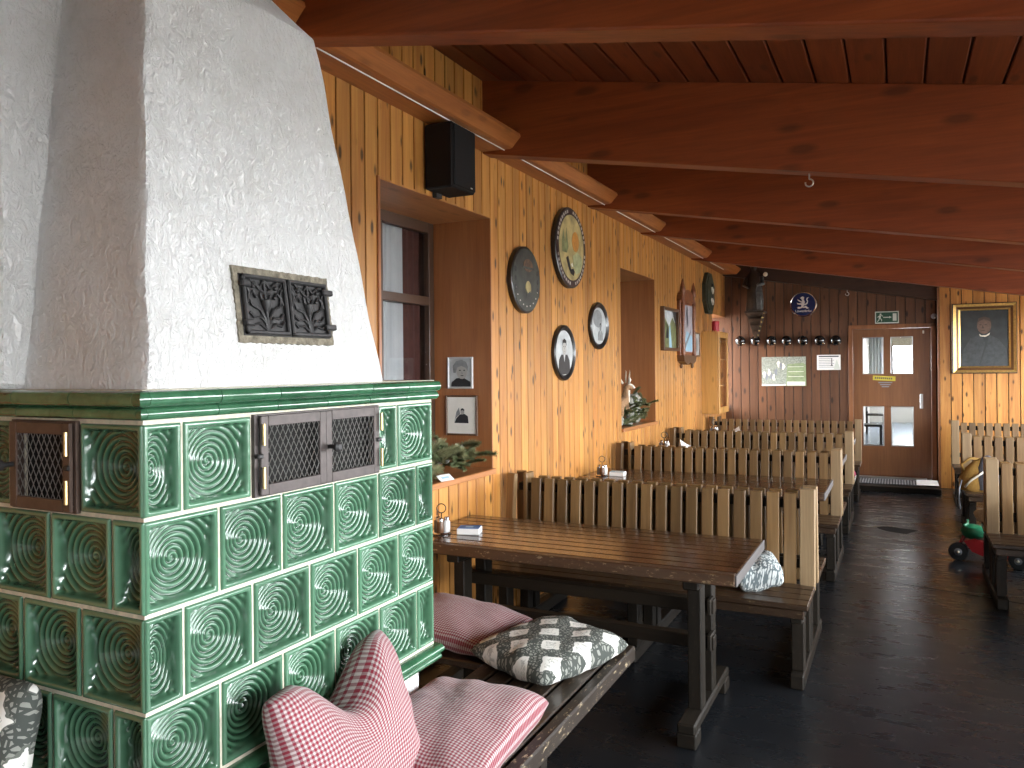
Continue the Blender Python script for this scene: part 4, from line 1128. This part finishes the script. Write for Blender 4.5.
# carved panel with finials
t = wall_thing('carved_wall_panel', 'tall carved wooden panel with picture and pointed finials', 'wall panel', 9.30, 2.08)
bput('back_board', 'frame_carved', t, -.30, .30, -.05, 0, -.36, .34, .01)
bput('picture', 'mirror_pale', t, -.20, .24, -.054, -.05, -.29, .27, .001)
for x in (-.27, .27): MB().lathe([(.02, -.36), (.028, -.3), (.018, 0), (.028, .3), (.016, .36), (.034, .42), (.026, .48), (.004, .56)], 10, 'z', (x, -.065, 0)).build('pillar', 'frame_carved', t, smooth='auto')
MB().prism([(-.30, .30)] + [(.30 * math.cos(PI - PI * i / 10), .33 + .12 * math.sin(PI * i / 10)) for i in range(11)] + [(.30, .30)], 'y', -.07, -.0).build('crest', 'frame_carved', t)
MB().prism([(-.31, -.33), (.31, -.33), (.29, -.40), (.12, -.44), (0, -.41), (-.12, -.44), (-.29, -.40)], 'y', -.085, 0).build('shelf', 'frame_wood', t)
flat([(-.05, .25), (.0, .25), (.01, .05), (-.03, .0), (-.06, .1)], -.0555, 'photo_dark', t, 'painted_bird', .001)
flat([(-.17, -.22), (.15, -.02), (.16, -.05), (-.14, -.27)], -.0555, 'inkgrey', t, 'painted_branch', .001)
flat([(-.19, -.28), (.22, -.28), (.22, -.1), (-.05, -.04)], -.0545, 'bluebox', t, 'painted_snow', .0005)
for x in (-.27, .27): MB().ball((x, -.04, -.455), (.02, .02, .03), 10, 6).build('drop_finial', 'frame_wood', t, smooth=True)
# small frame
t = wall_thing('small_frame', 'small narrow framed print beside the cupboard', 'framed print', 9.96, 1.895)
frame_box(t, .29, .31, .02, .02, 'frame_wood'); flat(rect(-.127, .127, -.137, .137), -.008, 'photo_light', t, 'print'); flat(ell(0, 0, .05, .09, 14), -.0102, 'photo_mid', t, 'printed_figure', .0008)
# trophy plaque
t = wall_thing('trophy_plaque', 'long dark green oval plaque with two small white skulls above the cupboard', 'plaque', 10.60, 2.595)
MB().prism([(x, z) for x, z in ell(0, 0, .30, .295, 8, PI / 8)], 'y', -.05, 0).build('board', 'plaque', t)
MB().prism([(x, z) for x, z in ell(0, 0, .24, .25, 8, PI / 8)], 'y', -.06, -.05).build('raised_field', 'plaque', t)
for z in (.06, -.09):
    b = MB().ball((.03, -.068, z), (.036, .016, .036), 12, 8); b.tube([(.03, -.070, z), (.03, -.078, z - .04), (.03, -.078, z - .065)], [.020, .016, .010], 8)
    sk = b.build('skull', 'bone', t, smooth=True)
    for s_ in (-1, 1): MB().tube([(.03 + s_ * .014, -.07, z + .028), (.03 + s_ * .03, -.075, z + .06), (.03 + s_ * .026, -.066, z + .075)], [.008, .006, .002], 6).build('horn', 'photo_dark', sk, smooth=True)
# hanging cupboard with candle
t = thing('wall_cupboard', 'light pine hanging cupboard in the far left corner', 'cupboard', (XL, 10.25, 1.0))
bput('side_panel', 'pine_light', t, .001, .205, 0, .022, 0, 1.06, .003); bput('side_panel', 'pine_light', t, .001, .205, .60, .622, 0, 1.06, .003)
bput('back_panel', 'pine_light', t, .001, .015, .022, .60, 0, 1.06, .002)
for z in (.0, .35, .70, 1.045): bput('shelf', 'pine_light', t, .015, .19, .022, .60, z, z + .018, .002)
d = MB().box(.206, .226, .0, .075, 0, 1.07).box(.206, .226, .55, .622, 0, 1.07).box(.206, .226, .075, .55, 0, .08).box(.206, .226, .075, .55, .99, 1.07).build('door', 'pine_light', t)
bput('pane', 'glass', d, .214, .218, .075, .55, .08, .99, .0005)
MB().ball((.236, .58, .5), .012, 10, 6).build('knob', 'frame_wood', d, smooth=True)
for k in range(6): MB().lathe([(.012, 0), (.014, .01), (.004, .028)], 8, 'z', (.03 + .031 * k, .011, 1.058)).build('scallop', 'pine_light', t)
for i in range(5): tag(MB().lathe([(.028, 0), (.03, .02), (.028, .11), (.012, .14), (.012, .18)], 12, 'z').build('bottle', ['photo_dark', 'frame_wood', 'photo_mid', 'photo_dark', 'white'][i], None, (XL + .10, 10.33 + .1 * i, 1.719), smooth='auto'), ['dark bottle nearest the side panel inside the pine cupboard', 'brown bottle second along the cupboard shelf', 'grey bottle in the middle of the cupboard shelf', 'dark bottle fourth along the cupboard shelf', 'white bottle at the far end of the cupboard shelf'][i], 'bottle', 'bottles in the pine cupboard')
c = thing('red_candle', 'red pillar candle standing on top of the pine cupboard', 'candle', (-2.145, 10.40, 2.063))
MB().lathe([(.046, 0), (.048, .01), (.048, .14), (.040, .146), (.01, .140)], 18).build('wax', 'redwax', c, smooth='auto'); MB().tube([(0, 0, .135), (.002, 0, .16)], .003, 6).build('wick', 'photo_dark', c)

# ------------------------------------------------------------------ in the niches
def niche_photo(label, x0, x1, z0, z1, fm, mat_w):
    t = thing('framed_photo', label, 'framed photo', ((x0 + x1) / 2, 4.3715, (z0 + z1) / 2), group='framed photos in the near niche')
    w_, h_ = x1 - x0, z1 - z0
    frame_box(t, w_, h_, .012, .018, fm); flat(rect(-w_ / 2 + .012, w_ / 2 - .012, -h_ / 2 + .012, h_ / 2 - .012), -.006, 'cream' if mat_w else 'photo_light', t, 'print', .002)
    return t
t = niche_photo('framed close portrait photo hanging higher in the near niche', -2.617, -2.430, 1.490, 1.694, 'silver', False)
flat([(-.07, -.088), (.075, -.088), (.07, -.055), (.02, -.03), (-.03, -.035), (-.065, -.06)], -.0082, 'photo_dark', t, 'coat', .001)
flat(ell(.012, .012, .040, .052, 20), -.0094, 'photo_skin', t, 'face', .001)
flat([(-.050, .0), (-.055, .045), (-.03, .075), (.01, .085), (.045, .07), (.058, .04), (.055, .01), (.045, .03), (.01, .045), (-.02, .035), (-.032, .0)], -.0106, 'photo_mid', t, 'hair', .0008)
for e_ in (-1, 1): flat(ell(.014 + e_ * .016, .016, .007, .004, 8), -.0106, 'photo_dark', t, 'eye', .0006)
flat(ell(.014, -.018, .012, .003, 8), -.0106, 'photo_dark', t, 'mouth', .0006); flat([(.012, .012), (.020, -.006), (.010, -.006)], -.0106, 'photo_mid', t, 'nose', .0006)
t = niche_photo('white mounted photo of a seated dark figure hanging lower in the near niche', -2.634, -2.398, 1.190, 1.448, 'frame_wood', True)
flat([(-.055, -.05), (.05, -.05), (.045, -.005), (.02, .01), (-.015, .005), (-.04, -.02)], -.0082, 'photo_dark', t, 'figure', .001)
flat(ell(.006, .022, .014, .017, 14), -.0094, 'photo_skin', t, 'face', .0008); flat([(-.008, .028), (-.004, .042), (.008, .046), (.020, .038), (.020, .028), (.006, .034)], -.0104, 'photo_dark', t, 'hair', .0006)
flat([(-.055, -.045), (-.04, .02), (-.02, .05), (-.012, .01), (-.045, -.02)], -.008, 'photo_mid', t, 'drape', .0008)
def bough_mesh(L, nl, nn, mat, seed):
    rn = random.Random(seed); b = MB(); P = []
    for i in range(9):
        t_ = i / 8; P.append(Vector((L * t_, .02 * math.sin(2 * t_ + seed), .05 * L * math.sin(PI * t_))))
    for k in range(nn):
        t_ = .06 + .94 * rn.random(); q = P[min(7, int(t_ * 8))].lerp(P[min(8, int(t_ * 8) + 1)], t_ * 8 % 1)
        a = rn.uniform(0, 2 * PI); sp = .75
        d = Vector((.7, math.cos(a) * sp, math.sin(a) * sp)).normalized() * nl * rn.uniform(.7, 1.1)
        s_ = d.cross(Vector((rn.random(), rn.random(), rn.random()))).normalized() * .0014
        b.add([q - s_, q + s_, q + d + s_ * .3, q + d - s_ * .3], [(0, 1, 2, 3)])
    return b.mesh('needles', mat, recalc=False), MB().tube(P, [.003 - .0002 * i for i in range(9)], 5).mesh('twig', 'twig', recalc=True)
BM = [bough_mesh(.24, .034, 800, 'fir', 1), bough_mesh(.20, .050, 700, 'fir_dry', 2), bough_mesh(.18, .028, 700, 'fir', 3)]
def bough(parent, kind, loc, rot, sc=1):
    nd = put('bough', BM[kind][0], parent, loc, rot, (sc, sc, sc)); put('twig', BM[kind][1], nd)
rn = random.Random(11)
t = thing('evergreen_arrangement', 'evergreen twigs with grey lichen and white flowers on the near niche sill', 'plant arrangement', (-2.45, 3.95, .99))
for k in range(90):
    y = rn.uniform(-.55, .33); x = rn.uniform(-.12, .10)
    hgt = .15 * max(.35, 1 - ((y - .02) / .42) ** 2)
    bough(t, rn.choice((0, 2, 2, 1)) if y > -.1 else rn.choice((1, 1, 0)), (x, y, .03 + rn.uniform(0, 1) * hgt), (rn.uniform(-.3, .3), rn.uniform(-.55, .1), R(rn.uniform(20, 160)) if y < .0 else R(rn.uniform(-120, 40))), rn.uniform(.55, .85))
b = MB()
for k in range(16): b.ball((rn.uniform(-.05, .03), .07 + rn.uniform(-.07, .07), .10 + rn.uniform(-.03, .05)), (rn.uniform(.015, .035), rn.uniform(.015, .03), rn.uniform(.012, .03)), 8, 6)
b.build('lichen_clump', 'lichen', t, smooth=True)
for (x, y, z) in ((.02, .26, .135), (.05, .30, .105), (.03, .17, .15)):
    f = MB().ball((x, y, z), (.008, .008, .008), 8, 6).build('flower', 'disc_ochre', t, smooth=True)
    for q in range(7):
        a = 2 * PI * q / 7; MB().ball((x + .004, y + .015 * math.cos(a), z + .015 * math.sin(a)), (.004, .009, .009), 8, 5).build('petal', 'petal', f, smooth=True)
tg = thing('price_card', 'small white card leaning at the front of the near niche sill', 'card', (-2.305, 3.79, .990), (0, 0, R(78)))
MB().hexa([(-.055, -.030, 0), (.055, -.030, 0), (.055, .012, .028), (-.055, .012, .028), (-.055, -.0295, .002), (.055, -.0295, .002), (.055, .0125, .030), (-.055, .0125, .030)]).build('sheet', 'white', tg)
bput('print', 'bluebox', tg, -.03, .03, -.018, -.004, .0155, .0165, .0003, (R(33), 0, 0))
# second niche: chamois figure among boughs and rocks
t = thing('fir_bough_heap', 'fir boughs and pale rocks heaped on the second niche sill', 'plant arrangement', (-2.42, 7.55, 1.05))
for k in range(70):
    y = rn.uniform(-.42, .38)
    hgt = .26 * max(0, 1 - ((y - .12) / .42) ** 2)
    bough(t, rn.choice((0, 2, 1, 2)), (rn.uniform(-.06, .07), y, .02 + rn.random() * hgt), (rn.uniform(-.4, .4), rn.uniform(-.7, .2), R(rn.uniform(-70, 70)) if y < 0 else R(rn.uniform(-110, 60))), rn.uniform(.5, .8))
def rock(parent, c, r, seed):
    q = random.Random(seed); b = MB().ball((0, 0, 0), 1, 12, 8)
    b.v = [(c[0] + x * r[0] * (1 + .15 * math.sin(5 * y + seed) + .1 * math.sin(7 * z)), c[1] + y * r[1] * (1 + .15 * math.sin(6 * x + seed)), c[2] + z * r[2] * (1 + .12 * math.sin(4 * x + 5 * y))) for x, y, z in b.v]
    b.build('rock', 'rock', parent, smooth=True)
for i, (c, r) in enumerate((((.02, -.43, .06), (.06, .09, .06)), ((.05, -.22, .035), (.05, .09, .04)), ((.0, .02, .16), (.05, .06, .11)), ((.04, -.08, .08), (.035, .05, .09)), ((.0, .20, .22), (.06, .10, .09)), ((-.02, .22, .09), (.08, .16, .09)), ((.06, .03, .05), (.04, .07, .04)))): rock(t, c, r, i + 1)
ch = thing('chamois_figure', 'small chamois figure with upright horns among fir boughs in the second niche', 'figurine', (-2.44, 7.42, 1.05))
def skin_mesh(name, pts, edges, rad, mat, parent, root=0):
    me = bpy.data.meshes.new(name); me.from_pydata(pts, edges, [])
    o = put(name, me, parent); me.materials.append(MAT[mat])
    sm = o.modifiers.new('skin', 'SKIN'); sm.use_smooth_shade = True
    for i, sv in enumerate(me.skin_vertices[0].data):
        r = rad[i]; sv.radius = (r, r); sv.use_root = (i == root)
    ss = o.modifiers.new('sub', 'SUBSURF'); ss.levels = 2; ss.render_levels = 2
    return o
V = [(0, -.18, .20), (0, -.06, .21), (0, .04, .20), (0, .075, .26), (.005, .08, .33), (.01, .095, .385), (.022, .145, .372), (.034, .195, .352),
     (.04, .035, .12), (.04, .04, .06), (.04, .05, .0), (-.04, .035, .12), (-.04, .04, .06), (-.04, .05, .0),
     (.045, -.17, .13), (.045, -.205, .075), (.045, -.195, .0), (-.045, -.17, .13), (-.045, -.205, .075), (-.045, -.195, .0), (0, -.235, .21)]
Ed = [(0, 1), (1, 2), (2, 3), (3, 4), (4, 5), (5, 6), (6, 7), (2, 8), (8, 9), (9, 10), (2, 11), (11, 12), (12, 13), (0, 14), (14, 15), (15, 16), (0, 17), (17, 18), (18, 19), (0, 20)]
Rd = [.062, .066, .062, .042, .034, .036, .026, .017, .022, .014, .011, .022, .014, .011, .028, .015, .011, .028, .015, .011, .014]
skin_mesh('body', V, Ed, Rd, 'fur', ch, 1)
b = MB().tube([(.030, .095, .40), (.047, .145, .386), (.055, .192, .362), (.05, .206, .352)], [.012, .011, .012, .006], 8); b.build('face_stripe', 'fur_white', ch, smooth=True)
MB().tube([(.03, .082, .34), (.026, .074, .27), (.03, .06, .20)], [.018, .02, .018], 8).build('throat_patch', 'fur_white', ch, smooth=True)
for s_ in (-1, 1):
    MB().tube([(.012 + s_ * .014, .095, .41), (.012 + s_ * .018, .112, .47), (.012 + s_ * .02, .128, .52), (.012 + s_ * .021, .116, .535)], [.009, .008, .005, .002], 8).build('horn', 'horn', ch, smooth=True)
    MB().tube([(.008 + s_ * .03, .070, .405), (.008 + s_ * .05, .045, .44), (.008 + s_ * .055, .030, .465)], [.010, .015, .003], 8).build('ear', 'fur_white', ch, smooth=True)
    MB().ball((.012 + s_ * .030, .118, .388), .006, 8, 6).build('eye', 'black_gloss', ch, smooth=True)

# ================================================================== ON THE FAR WALL
def far_thing(name, label, cat, x, z, group=None, y=YE): return thing(name, label, cat, (x, y, z), group=group)
t = far_thing('round_sign', 'round dark blue enamel sign with a silver lion on the far wall', 'sign', -1.20, 2.49)
MB().lathe([(.176, 0), (.180, -.006), (.180, -.018), (.172, -.026), (.160, -.022)], 44, 'y').build('rim', 'chrome', t, smooth='auto')
flat(ell(0, 0, .162, .162, 44), -.022, 'navy', t, 'face', .003)
def lion(t, y, s):
    b = MB()
    def pl(l): b.prism([(x * s, z * s) for x, z in l], 'y', y - .0012, y)
    pl([(-.25, -.35), (-.05, -.40), (.10, -.10), (.18, .25), (.05, .50), (-.12, .42), (-.15, .1)])           # body rearing
    pl([(-.12, .42), (.05, .50), (.12, .72), (-.02, .86), (-.22, .80), (-.32, .66), (-.2, .6)])             # head and mane
    pl([(-.15, .30), (-.50, .48), (-.62, .62), (-.55, .40), (-.15, .15)])                                  # upper foreleg
    pl([(-.15, .10), (-.52, .10), (-.66, .20), (-.60, .0), (-.14, -.08)])                                  # lower foreleg
    pl([(-.25, -.30), (-.52, -.28), (-.66, -.40), (-.46, -.52), (-.1, -.40)])                              # hind leg
    pl([(.0, -.30), (.30, -.18), (.46, -.38), (.62, -.46), (.40, -.54), (.22, -.40), (-.02, -.42)])        # other hind leg
    pl([(.10, -.15), (.44, .0), (.52, .30), (.42, .55), (.60, .74), (.40, .70), (.30, .50), (.40, .28), (.32, .10), (.10, -.05)])   # tail
    return b.build('lion', 'silver', t)
lion(t, -.0252, .128)
def text_mesh(txt, size, mat, parent, name, loc, rot, ext=.0006, bold=0):
    cu = bpy.data.curves.new(name, 'FONT'); cu.body = txt; cu.size = size; cu.extrude = ext; cu.align_x = 'CENTER'; cu.align_y = 'CENTER'; cu.offset = bold
    o = bpy.data.objects.new('tmp_' + name, cu); COL.objects.link(o)
    dg = bpy.context.evaluated_depsgraph_get(); dg.update()
    me = bpy.data.meshes.new_from_object(o.evaluated_get(dg)); bpy.data.objects.remove(o)
    me.materials.clear(); me.materials.append(MAT[mat])
    return put(name, me, parent, loc, rot)
text_mesh('Löwenbräu', .048, 'silver', t, 'lettering', (0, -.026, -.098), (R(90), 0, 0), bold=.0006)
# exit sign
t = far_thing('exit_sign', 'green and white emergency exit sign above the door', 'sign', -.128, 2.262)
bput('case', 'sign_white', t, -.147, .147, -.035, 0, -.082, .082, .004)
flat(rect(-.134, .134, -.068, .068), -.0352, 'green_sign', t, 'face', .0015)
flat(rect(.072, .118, -.05, .05), -.037, 'sign_white', t, 'door_symbol', .001)
flat([(-.045, -.006), (.035, -.006), (.035, .006), (-.045, .006)], -.037, 'sign_white', t, 'arrow_shaft', .001); flat([(.03, -.016), (.06, 0), (.03, .016)], -.037, 'sign_white', t, 'arrow_head', .001)
b = MB(); b.prism(ell(-.078, .042, .012, .012, 12), 'y', -.038, -.037)
for pl in ([(-.098, .028), (-.070, .028), (-.078, -.012), (-.098, -.008)], [(-.072, .026), (-.048, .012), (-.044, .018), (-.066, .034)], [(-.096, .026), (-.118, .006), (-.112, .0), (-.092, .016)], [(-.082, -.008), (-.060, -.026), (-.062, -.052), (-.070, -.052), (-.070, -.030), (-.092, -.012)], [(-.098, -.006), (-.104, -.036), (-.122, -.052), (-.116, -.058), (-.096, -.040), (-.088, -.01)]): b.prism(pl, 'y', -.038, -.037)
b.build('running_man', 'sign_white', t)
t = far_thing('wall_sensor', 'small round grey sensor beside the top of the door', 'sensor', .462, 2.262, y=YE - .031)
t.location = (.435, YE - .03, 2.255)
MB().lathe([(.034, 0), (.036, -.01), (.030, -.03), (.012, -.036)], 18, 'y').build('dome', 'inkgrey', t, smooth='auto'); MB().ball((.012, -.03, -.022), .008, 8, 6).build('lamp', 'white', t, smooth=True)
# seven glossy black knobs
ORD = ['first', 'second', 'third', 'fourth', 'fifth', 'sixth', 'seventh']
for i, x in enumerate((-2.073, -1.857, -1.633, -1.427, -1.209, -.983, -.773)):
    t = far_thing('coat_knob', 'glossy black round coat knob, %s from the left in the row on the far wall' % ORD[i], 'coat knob', x, 1.986 - .004 * i, 'black coat knobs on the far wall')
    MB().lathe([(.030, 0), (.030, -.02), (.055, -.03), (.072, -.055), (.072, -.075), (.055, -.100), (.020, -.112), (.004, -.113)], 24, 'y').build('dome', 'black_gloss', t, smooth='auto')
    MB().lathe([(.008, -.05), (.008, -.10), (.015, -.106), (.012, -.12), (.004, -.123)], 12, 'y', (.052, 0, -.040)).build('peg', 'chrome', t, smooth='auto')
# map and notice
t = far_thing('trail_map', 'grey and green trail map of two sheets pinned to the far wall', 'map', -1.476, 1.536)
flat(rect(-.305, .30, -.20, .208), -.001, 'mapgrey', t, 'sheet', .002)
flat([(.03, -.212), (.305, -.212), (.30, .09), (.26, .12), (.05, .10)], -.0034, 'mapgreen', t, 'overlay_sheet', .0015)
flat(rect(.045, .29, -.205, -.15), -.0052, 'cream', t, 'legend', .0008)
flat([(-.305, -.212), (.03, -.206), (.03, -.19), (-.305, -.188)], -.0034, 'cream', t, 'lower_margin', .0008)
for k in range(3): flat(rect(.06, .27, .06 - .07 * k, .066 - .07 * k), -.0052, 'cream', t, 'fold_line', .0005)
rq = random.Random(4)
for k in range(9):
    x, z = -.27 + .033 * k, rq.uniform(-.10, .12)
    flat([(x + .02 * math.cos(a) * (1 + .5 * math.sin(3 * a + k)), z + .05 * math.sin(a)) for a in [2 * PI * q / 9 for q in range(9)]], -.0034, 'inkgrey' if k % 2 else 'cream', t, 'relief_shading', .0004)
t = far_thing('paper_notice', 'white paper notice with a chart beside the door frame', 'notice', -.872, 1.657)
flat(rect(-.155, .155, -.106, .106), -.001, 'white', t, 'sheet', .002)
flat(rect(-.13, .13, .075, .092), -.0032, 'ink', t, 'heading', .0006)
for k in range(6): flat(rect(-.13, .05 + .02 * (k % 2), .050 - .024 * k, .056 - .024 * k), -.0032, 'inkgrey', t, 'text_line', .0005)
flat([(.035, .06), (.045, .06), (.045, -.03), (.06, -.05), (.02, -.05), (.035, -.03)], -.0038, 'ink', t, 'chart', .0005)
flat([(.06, -.10), (.15, -.10), (.105, .04)], -.0038, 'sign_white', t, 'triangle', .0005)
# carved saint on a console
t = far_thing('saint_statue', 'dark carved saint statue high in the far left corner', 'statue', -1.84, 2.402, y=11.60)
def loft(b, rings, n=28, fold=0, nf=7):
    for (z, cx, cy, rx, ry) in rings:
        for j in range(n):
            a = 2 * PI * j / n; k = 1 + fold * math.sin(nf * a + z * 6)
            b.v.append((cx + rx * k * math.cos(a), cy + ry * k * math.sin(a), z))
    m = len(rings)
    for i in range(m - 1):
        for j in range(n): b.f.append((i * n + j, i * n + (j + 1) % n, (i + 1) * n + (j + 1) % n, (i + 1) * n + j))
    b.f += [tuple(range(n)), tuple((m - 1) * n + j for j in range(n))]
    return b
loft(MB(), [(0, 0, 0, .12, .085), (.06, 0, 0, .115, .08), (.2, .005, 0, .105, .072), (.34, .01, 0, .10, .068), (.42, .01, 0, .11, .07), (.5, .005, 0, .105, .062), (.55, 0, 0, .06, .045), (.575, 0, -.005, .032, .032), (.60, 0, -.01, .036, .038), (.64, 0, -.012, .046, .05), (.68, 0, -.008, .044, .048), (.72, 0, 0, .02, .025)], fold=.07).build('figure', 'statue', t, smooth='auto')
MB().tube([(.10, -.01, .48), (.13, -.06, .38), (.06, -.10, .36)], [.035, .03, .02], 10).build('arm', 'statue_grey', t, smooth=True)
MB().tube([(-.10, -.01, .48), (-.125, -.05, .37), (-.05, -.10, .33)], [.035, .03, .02], 10).build('arm', 'statue', t, smooth=True)
loft(MB(), [(.02, .085, -.05, .045, .035), (.16, .085, -.055, .05, .04), (.30, .075, -.055, .04, .035), (.40, .07, -.05, .02, .02)], fold=.12, nf=5).build('cloak', 'statue_grey', t, smooth='auto')
MB().ball((.165, -.04, .515), .032, 12, 8).build('orb', 'bone', t, smooth=True)
cs = far_thing('wall_console', 'stepped dark wooden console carrying the saint statue', 'console', -1.84, 2.02, y=11.66)
MB().prism([(-.13, .36), (.14, .36), (.14, .38), (-.13, .38)], 'y', -.12, .19).build('shelf', 'statue', cs)
for k in range(4):
    r0 = .12 - .026 * k
    MB().hexa([(-(r0 - .026), .02, .27 - .09 * k), (r0 - .026, .02, .27 - .09 * k), (r0 - .026, .19, .27 - .09 * k), (-(r0 - .026), .19, .27 - .09 * k), (-r0, -.10 + .028 * k, .36 - .09 * k), (r0, -.10 + .028 * k, .36 - .09 * k), (r0, .19, .36 - .09 * k), (-r0, .19, .36 - .09 * k)]).build('tier', 'statue', cs)
for k in range(6): MB().ball((.135 - .02 * k, -.07 + .02 * k, .35 - .062 * k), .013, 8, 6).build('leaf_bead', 'disc_ochre', cs, smooth=True)
# portrait in a gilt frame
t = thing('portrait_painting', 'dark oil portrait of a man in a wide gilt frame', 'painting', (.990, YF, 1.943))
PW, PH = .69, .875
bput('backing', 'black_wood', t, -PW / 2 - .012, PW / 2 + .012, -.02, 0, -PH / 2 - .012, PH / 2 + .012)
def mitre(w_, h_, fw, y0, y1, y2, mat, name):
    b = MB(); o = [(-w_ / 2, -h_ / 2), (w_ / 2, -h_ / 2), (w_ / 2, h_ / 2), (-w_ / 2, h_ / 2)]; i_ = [(-w_ / 2 + fw, -h_ / 2 + fw), (w_ / 2 - fw, -h_ / 2 + fw), (w_ / 2 - fw, h_ / 2 - fw), (-w_ / 2 + fw, h_ / 2 - fw)]
    for pts, y in ((o, y0), (o, y1), (i_, y2), (i_, y0)): b.v += [(x, y, z) for x, z in pts]
    for r_ in range(3):
        for k in range(4): b.f.append((r_ * 4 + k, r_ * 4 + (k + 1) % 4, r_ * 4 + 4 + (k + 1) % 4, r_ * 4 + 4 + k))
    return b.build(name, mat, t)
mitre(PW, PH, .032, -.02, -.058, -.050, 'gold', 'outer_frame'); mitre(PW - .064, PH - .064, .030, -.02, -.048, -.034, 'gold_dark', 'cove'); mitre(PW - .122, PH - .122, .020, -.02, -.042, -.032, 'gold', 'inner_slip')
flat(rect(-PW / 2 + .075, PW / 2 - .075, -PH / 2 + .075, PH / 2 - .075), -.021, 'canvas', t, 'canvas')
flat([(-.26, -.36), (.26, -.36), (.24, -.14), (.16, -.02), (.06, .04), (-.06, .05), (-.15, .0), (-.23, -.14)], -.0232, 'coat', t, 'painted_coat', .001)
flat([(-.02, .03), (.01, -.08), (-.06, -.34), (-.045, -.34), (.03, -.08), (.05, .03)], -.0244, 'canvas', t, 'coat_lapel', .0008)
flat([(-.055, .055), (-.03, .035), (.02, .038), (.065, .07), (.055, .04), (.01, .015), (-.045, .025)], -.0252, 'bone', t, 'collar', .0008)
flat(ell(0, .16, .078, .105, 26), -.0248, 'skin', t, 'face', .001)
flat([(-.08, .19), (-.06, .255), (0, .275), (.06, .255), (.082, .19), (.06, .215), (0, .245), (-.055, .215)], -.026, 'skin_dark', t, 'hair', .0008)
for e_ in (-1, 1): flat(ell(-.012 + e_ * .030, .172, .014, .007, 10), -.026, 'skin_dark', t, 'eye', .0006)
flat([(-.018, .17), (.0, .125), (-.028, .125)], -.026, 'skin_dark', t, 'nose', .0005); flat(ell(-.012, .098, .024, .006, 10), -.026, 'skin_dark', t, 'moustache', .0006)

# ================================================================== RIGHT SIDE: BAG, CLOTH, TRICYCLE
t = thing('bag', 'mustard and grey bag slumped on the middle right bench', 'bag', (.655, 8.42, .441))
def blob(rings, mat, name, parent, fold=.04, nf=5): return loft(MB(), rings, 24, fold, nf).build(name, mat, parent, smooth='auto')
blob([(0, 0, 0, .13, .10), (.03, -.005, 0, .145, .115), (.12, -.01, 0, .14, .11), (.20, .005, 0, .11, .09), (.27, .03, 0, .07, .06), (.30, .04, 0, .03, .03)], 'mustard', 'body', t)
blob([(.02, .065, -.035, .095, .09), (.12, .07, -.04, .10, .09), (.22, .07, -.035, .085, .075), (.31, .075, -.02, .045, .045), (.33, .08, -.02, .015, .02)], 'greycloth', 'side_pocket', t)
MB().tube([(-.11, -.10, .04), (-.07, -.125, .10), (.0, -.14, .16), (.04, -.13, .19)], .010, 6).build('zip_band', 'bone', t, smooth=True)
MB().tube([(-.13, -.06, .10), (-.155, -.12, .02), (-.16, -.14, -.08), (-.15, -.13, -.16)], .007, 6).build('strap', 'inkgrey', t, smooth=True)
MB().tube([(-.10, 0, .16), (-.13, -.03, .24), (-.06, -.02, .30), (.02, 0, .29)], .012, 8).build('handle', 'mustard', t, smooth=True)
cushion('crumpled beige cushion on the rear seat of the nearest right bench', 'beigecloth', .28, .26, .13, (.665, 6.82, .500), (R(5), R(-8), R(15)), 9, fold=.02)
cushion('small crimson cushion at the aisle end of the third left bench', 'pink', .12, .16, .08, (-.47, 8.95, .478), (0, 0, R(10)), 10)
t = thing('toy_tricycle', 'red and green toy tricycle on the floor beside the nearest right bench', 'toy', (.50, 7.42, 0), (0, 0, R(-10)))
def wheel(x, y, z, r, w_): 
    o = MB().lathe([(r * .55, -w_ / 2), (r * .92, -w_ / 2), (r, -w_ / 4), (r, w_ / 4), (r * .92, w_ / 2), (r * .55, w_ / 2)], 24, 'y', (x, y, z)).build('wheel', 'rubber', t, smooth='auto')
    MB().lathe([(r * .6, -w_ * .4), (r * .3, -w_ * .55), (r * .12, -w_ * .6)], 16, 'y', (x, y, z)).build('hub', 'inkgrey', o, smooth='auto'); MB().ball((x, y - w_ * .62, z), r * .16, 8, 6).build('hub_cap', 'bone', o, smooth=True)
wheel(-.06, -.03, .075, .075, .05); wheel(.36, -.12, .07, .07, .04); wheel(.36, .12, .07, .07, .04)
MB().prism([(-.02, .17), (.06, .20), (.20, .14), (.36, .12), (.40, .06), (.30, .05), (.12, .06), (.04, .09)], 'y', -.06, .06).build('frame', 'red', t)
MB().tube([(.36, -.12, .07), (.36, .12, .07)], .012, 8).build('axle', 'steel', t, smooth='auto')
MB().tube([(-.07, .0, .09), (-.03, 0, .18), (.0, 0, .30)], .014, 8).build('fork', 'red', t, smooth=True)
blob([(.19, .07, 0, .08, .05), (.215, .075, 0, .115, .075), (.25, .07, 0, .12, .08), (.285, .05, 0, .085, .07), (.30, .03, 0, .04, .045)], 'green_plastic', 'seat', t, .02, 3)
MB().tube([(-.01, -.12, .31), (.0, 0, .30), (-.01, .12, .31)], .012, 8).build('handlebar', 'green_plastic', t, smooth=True)
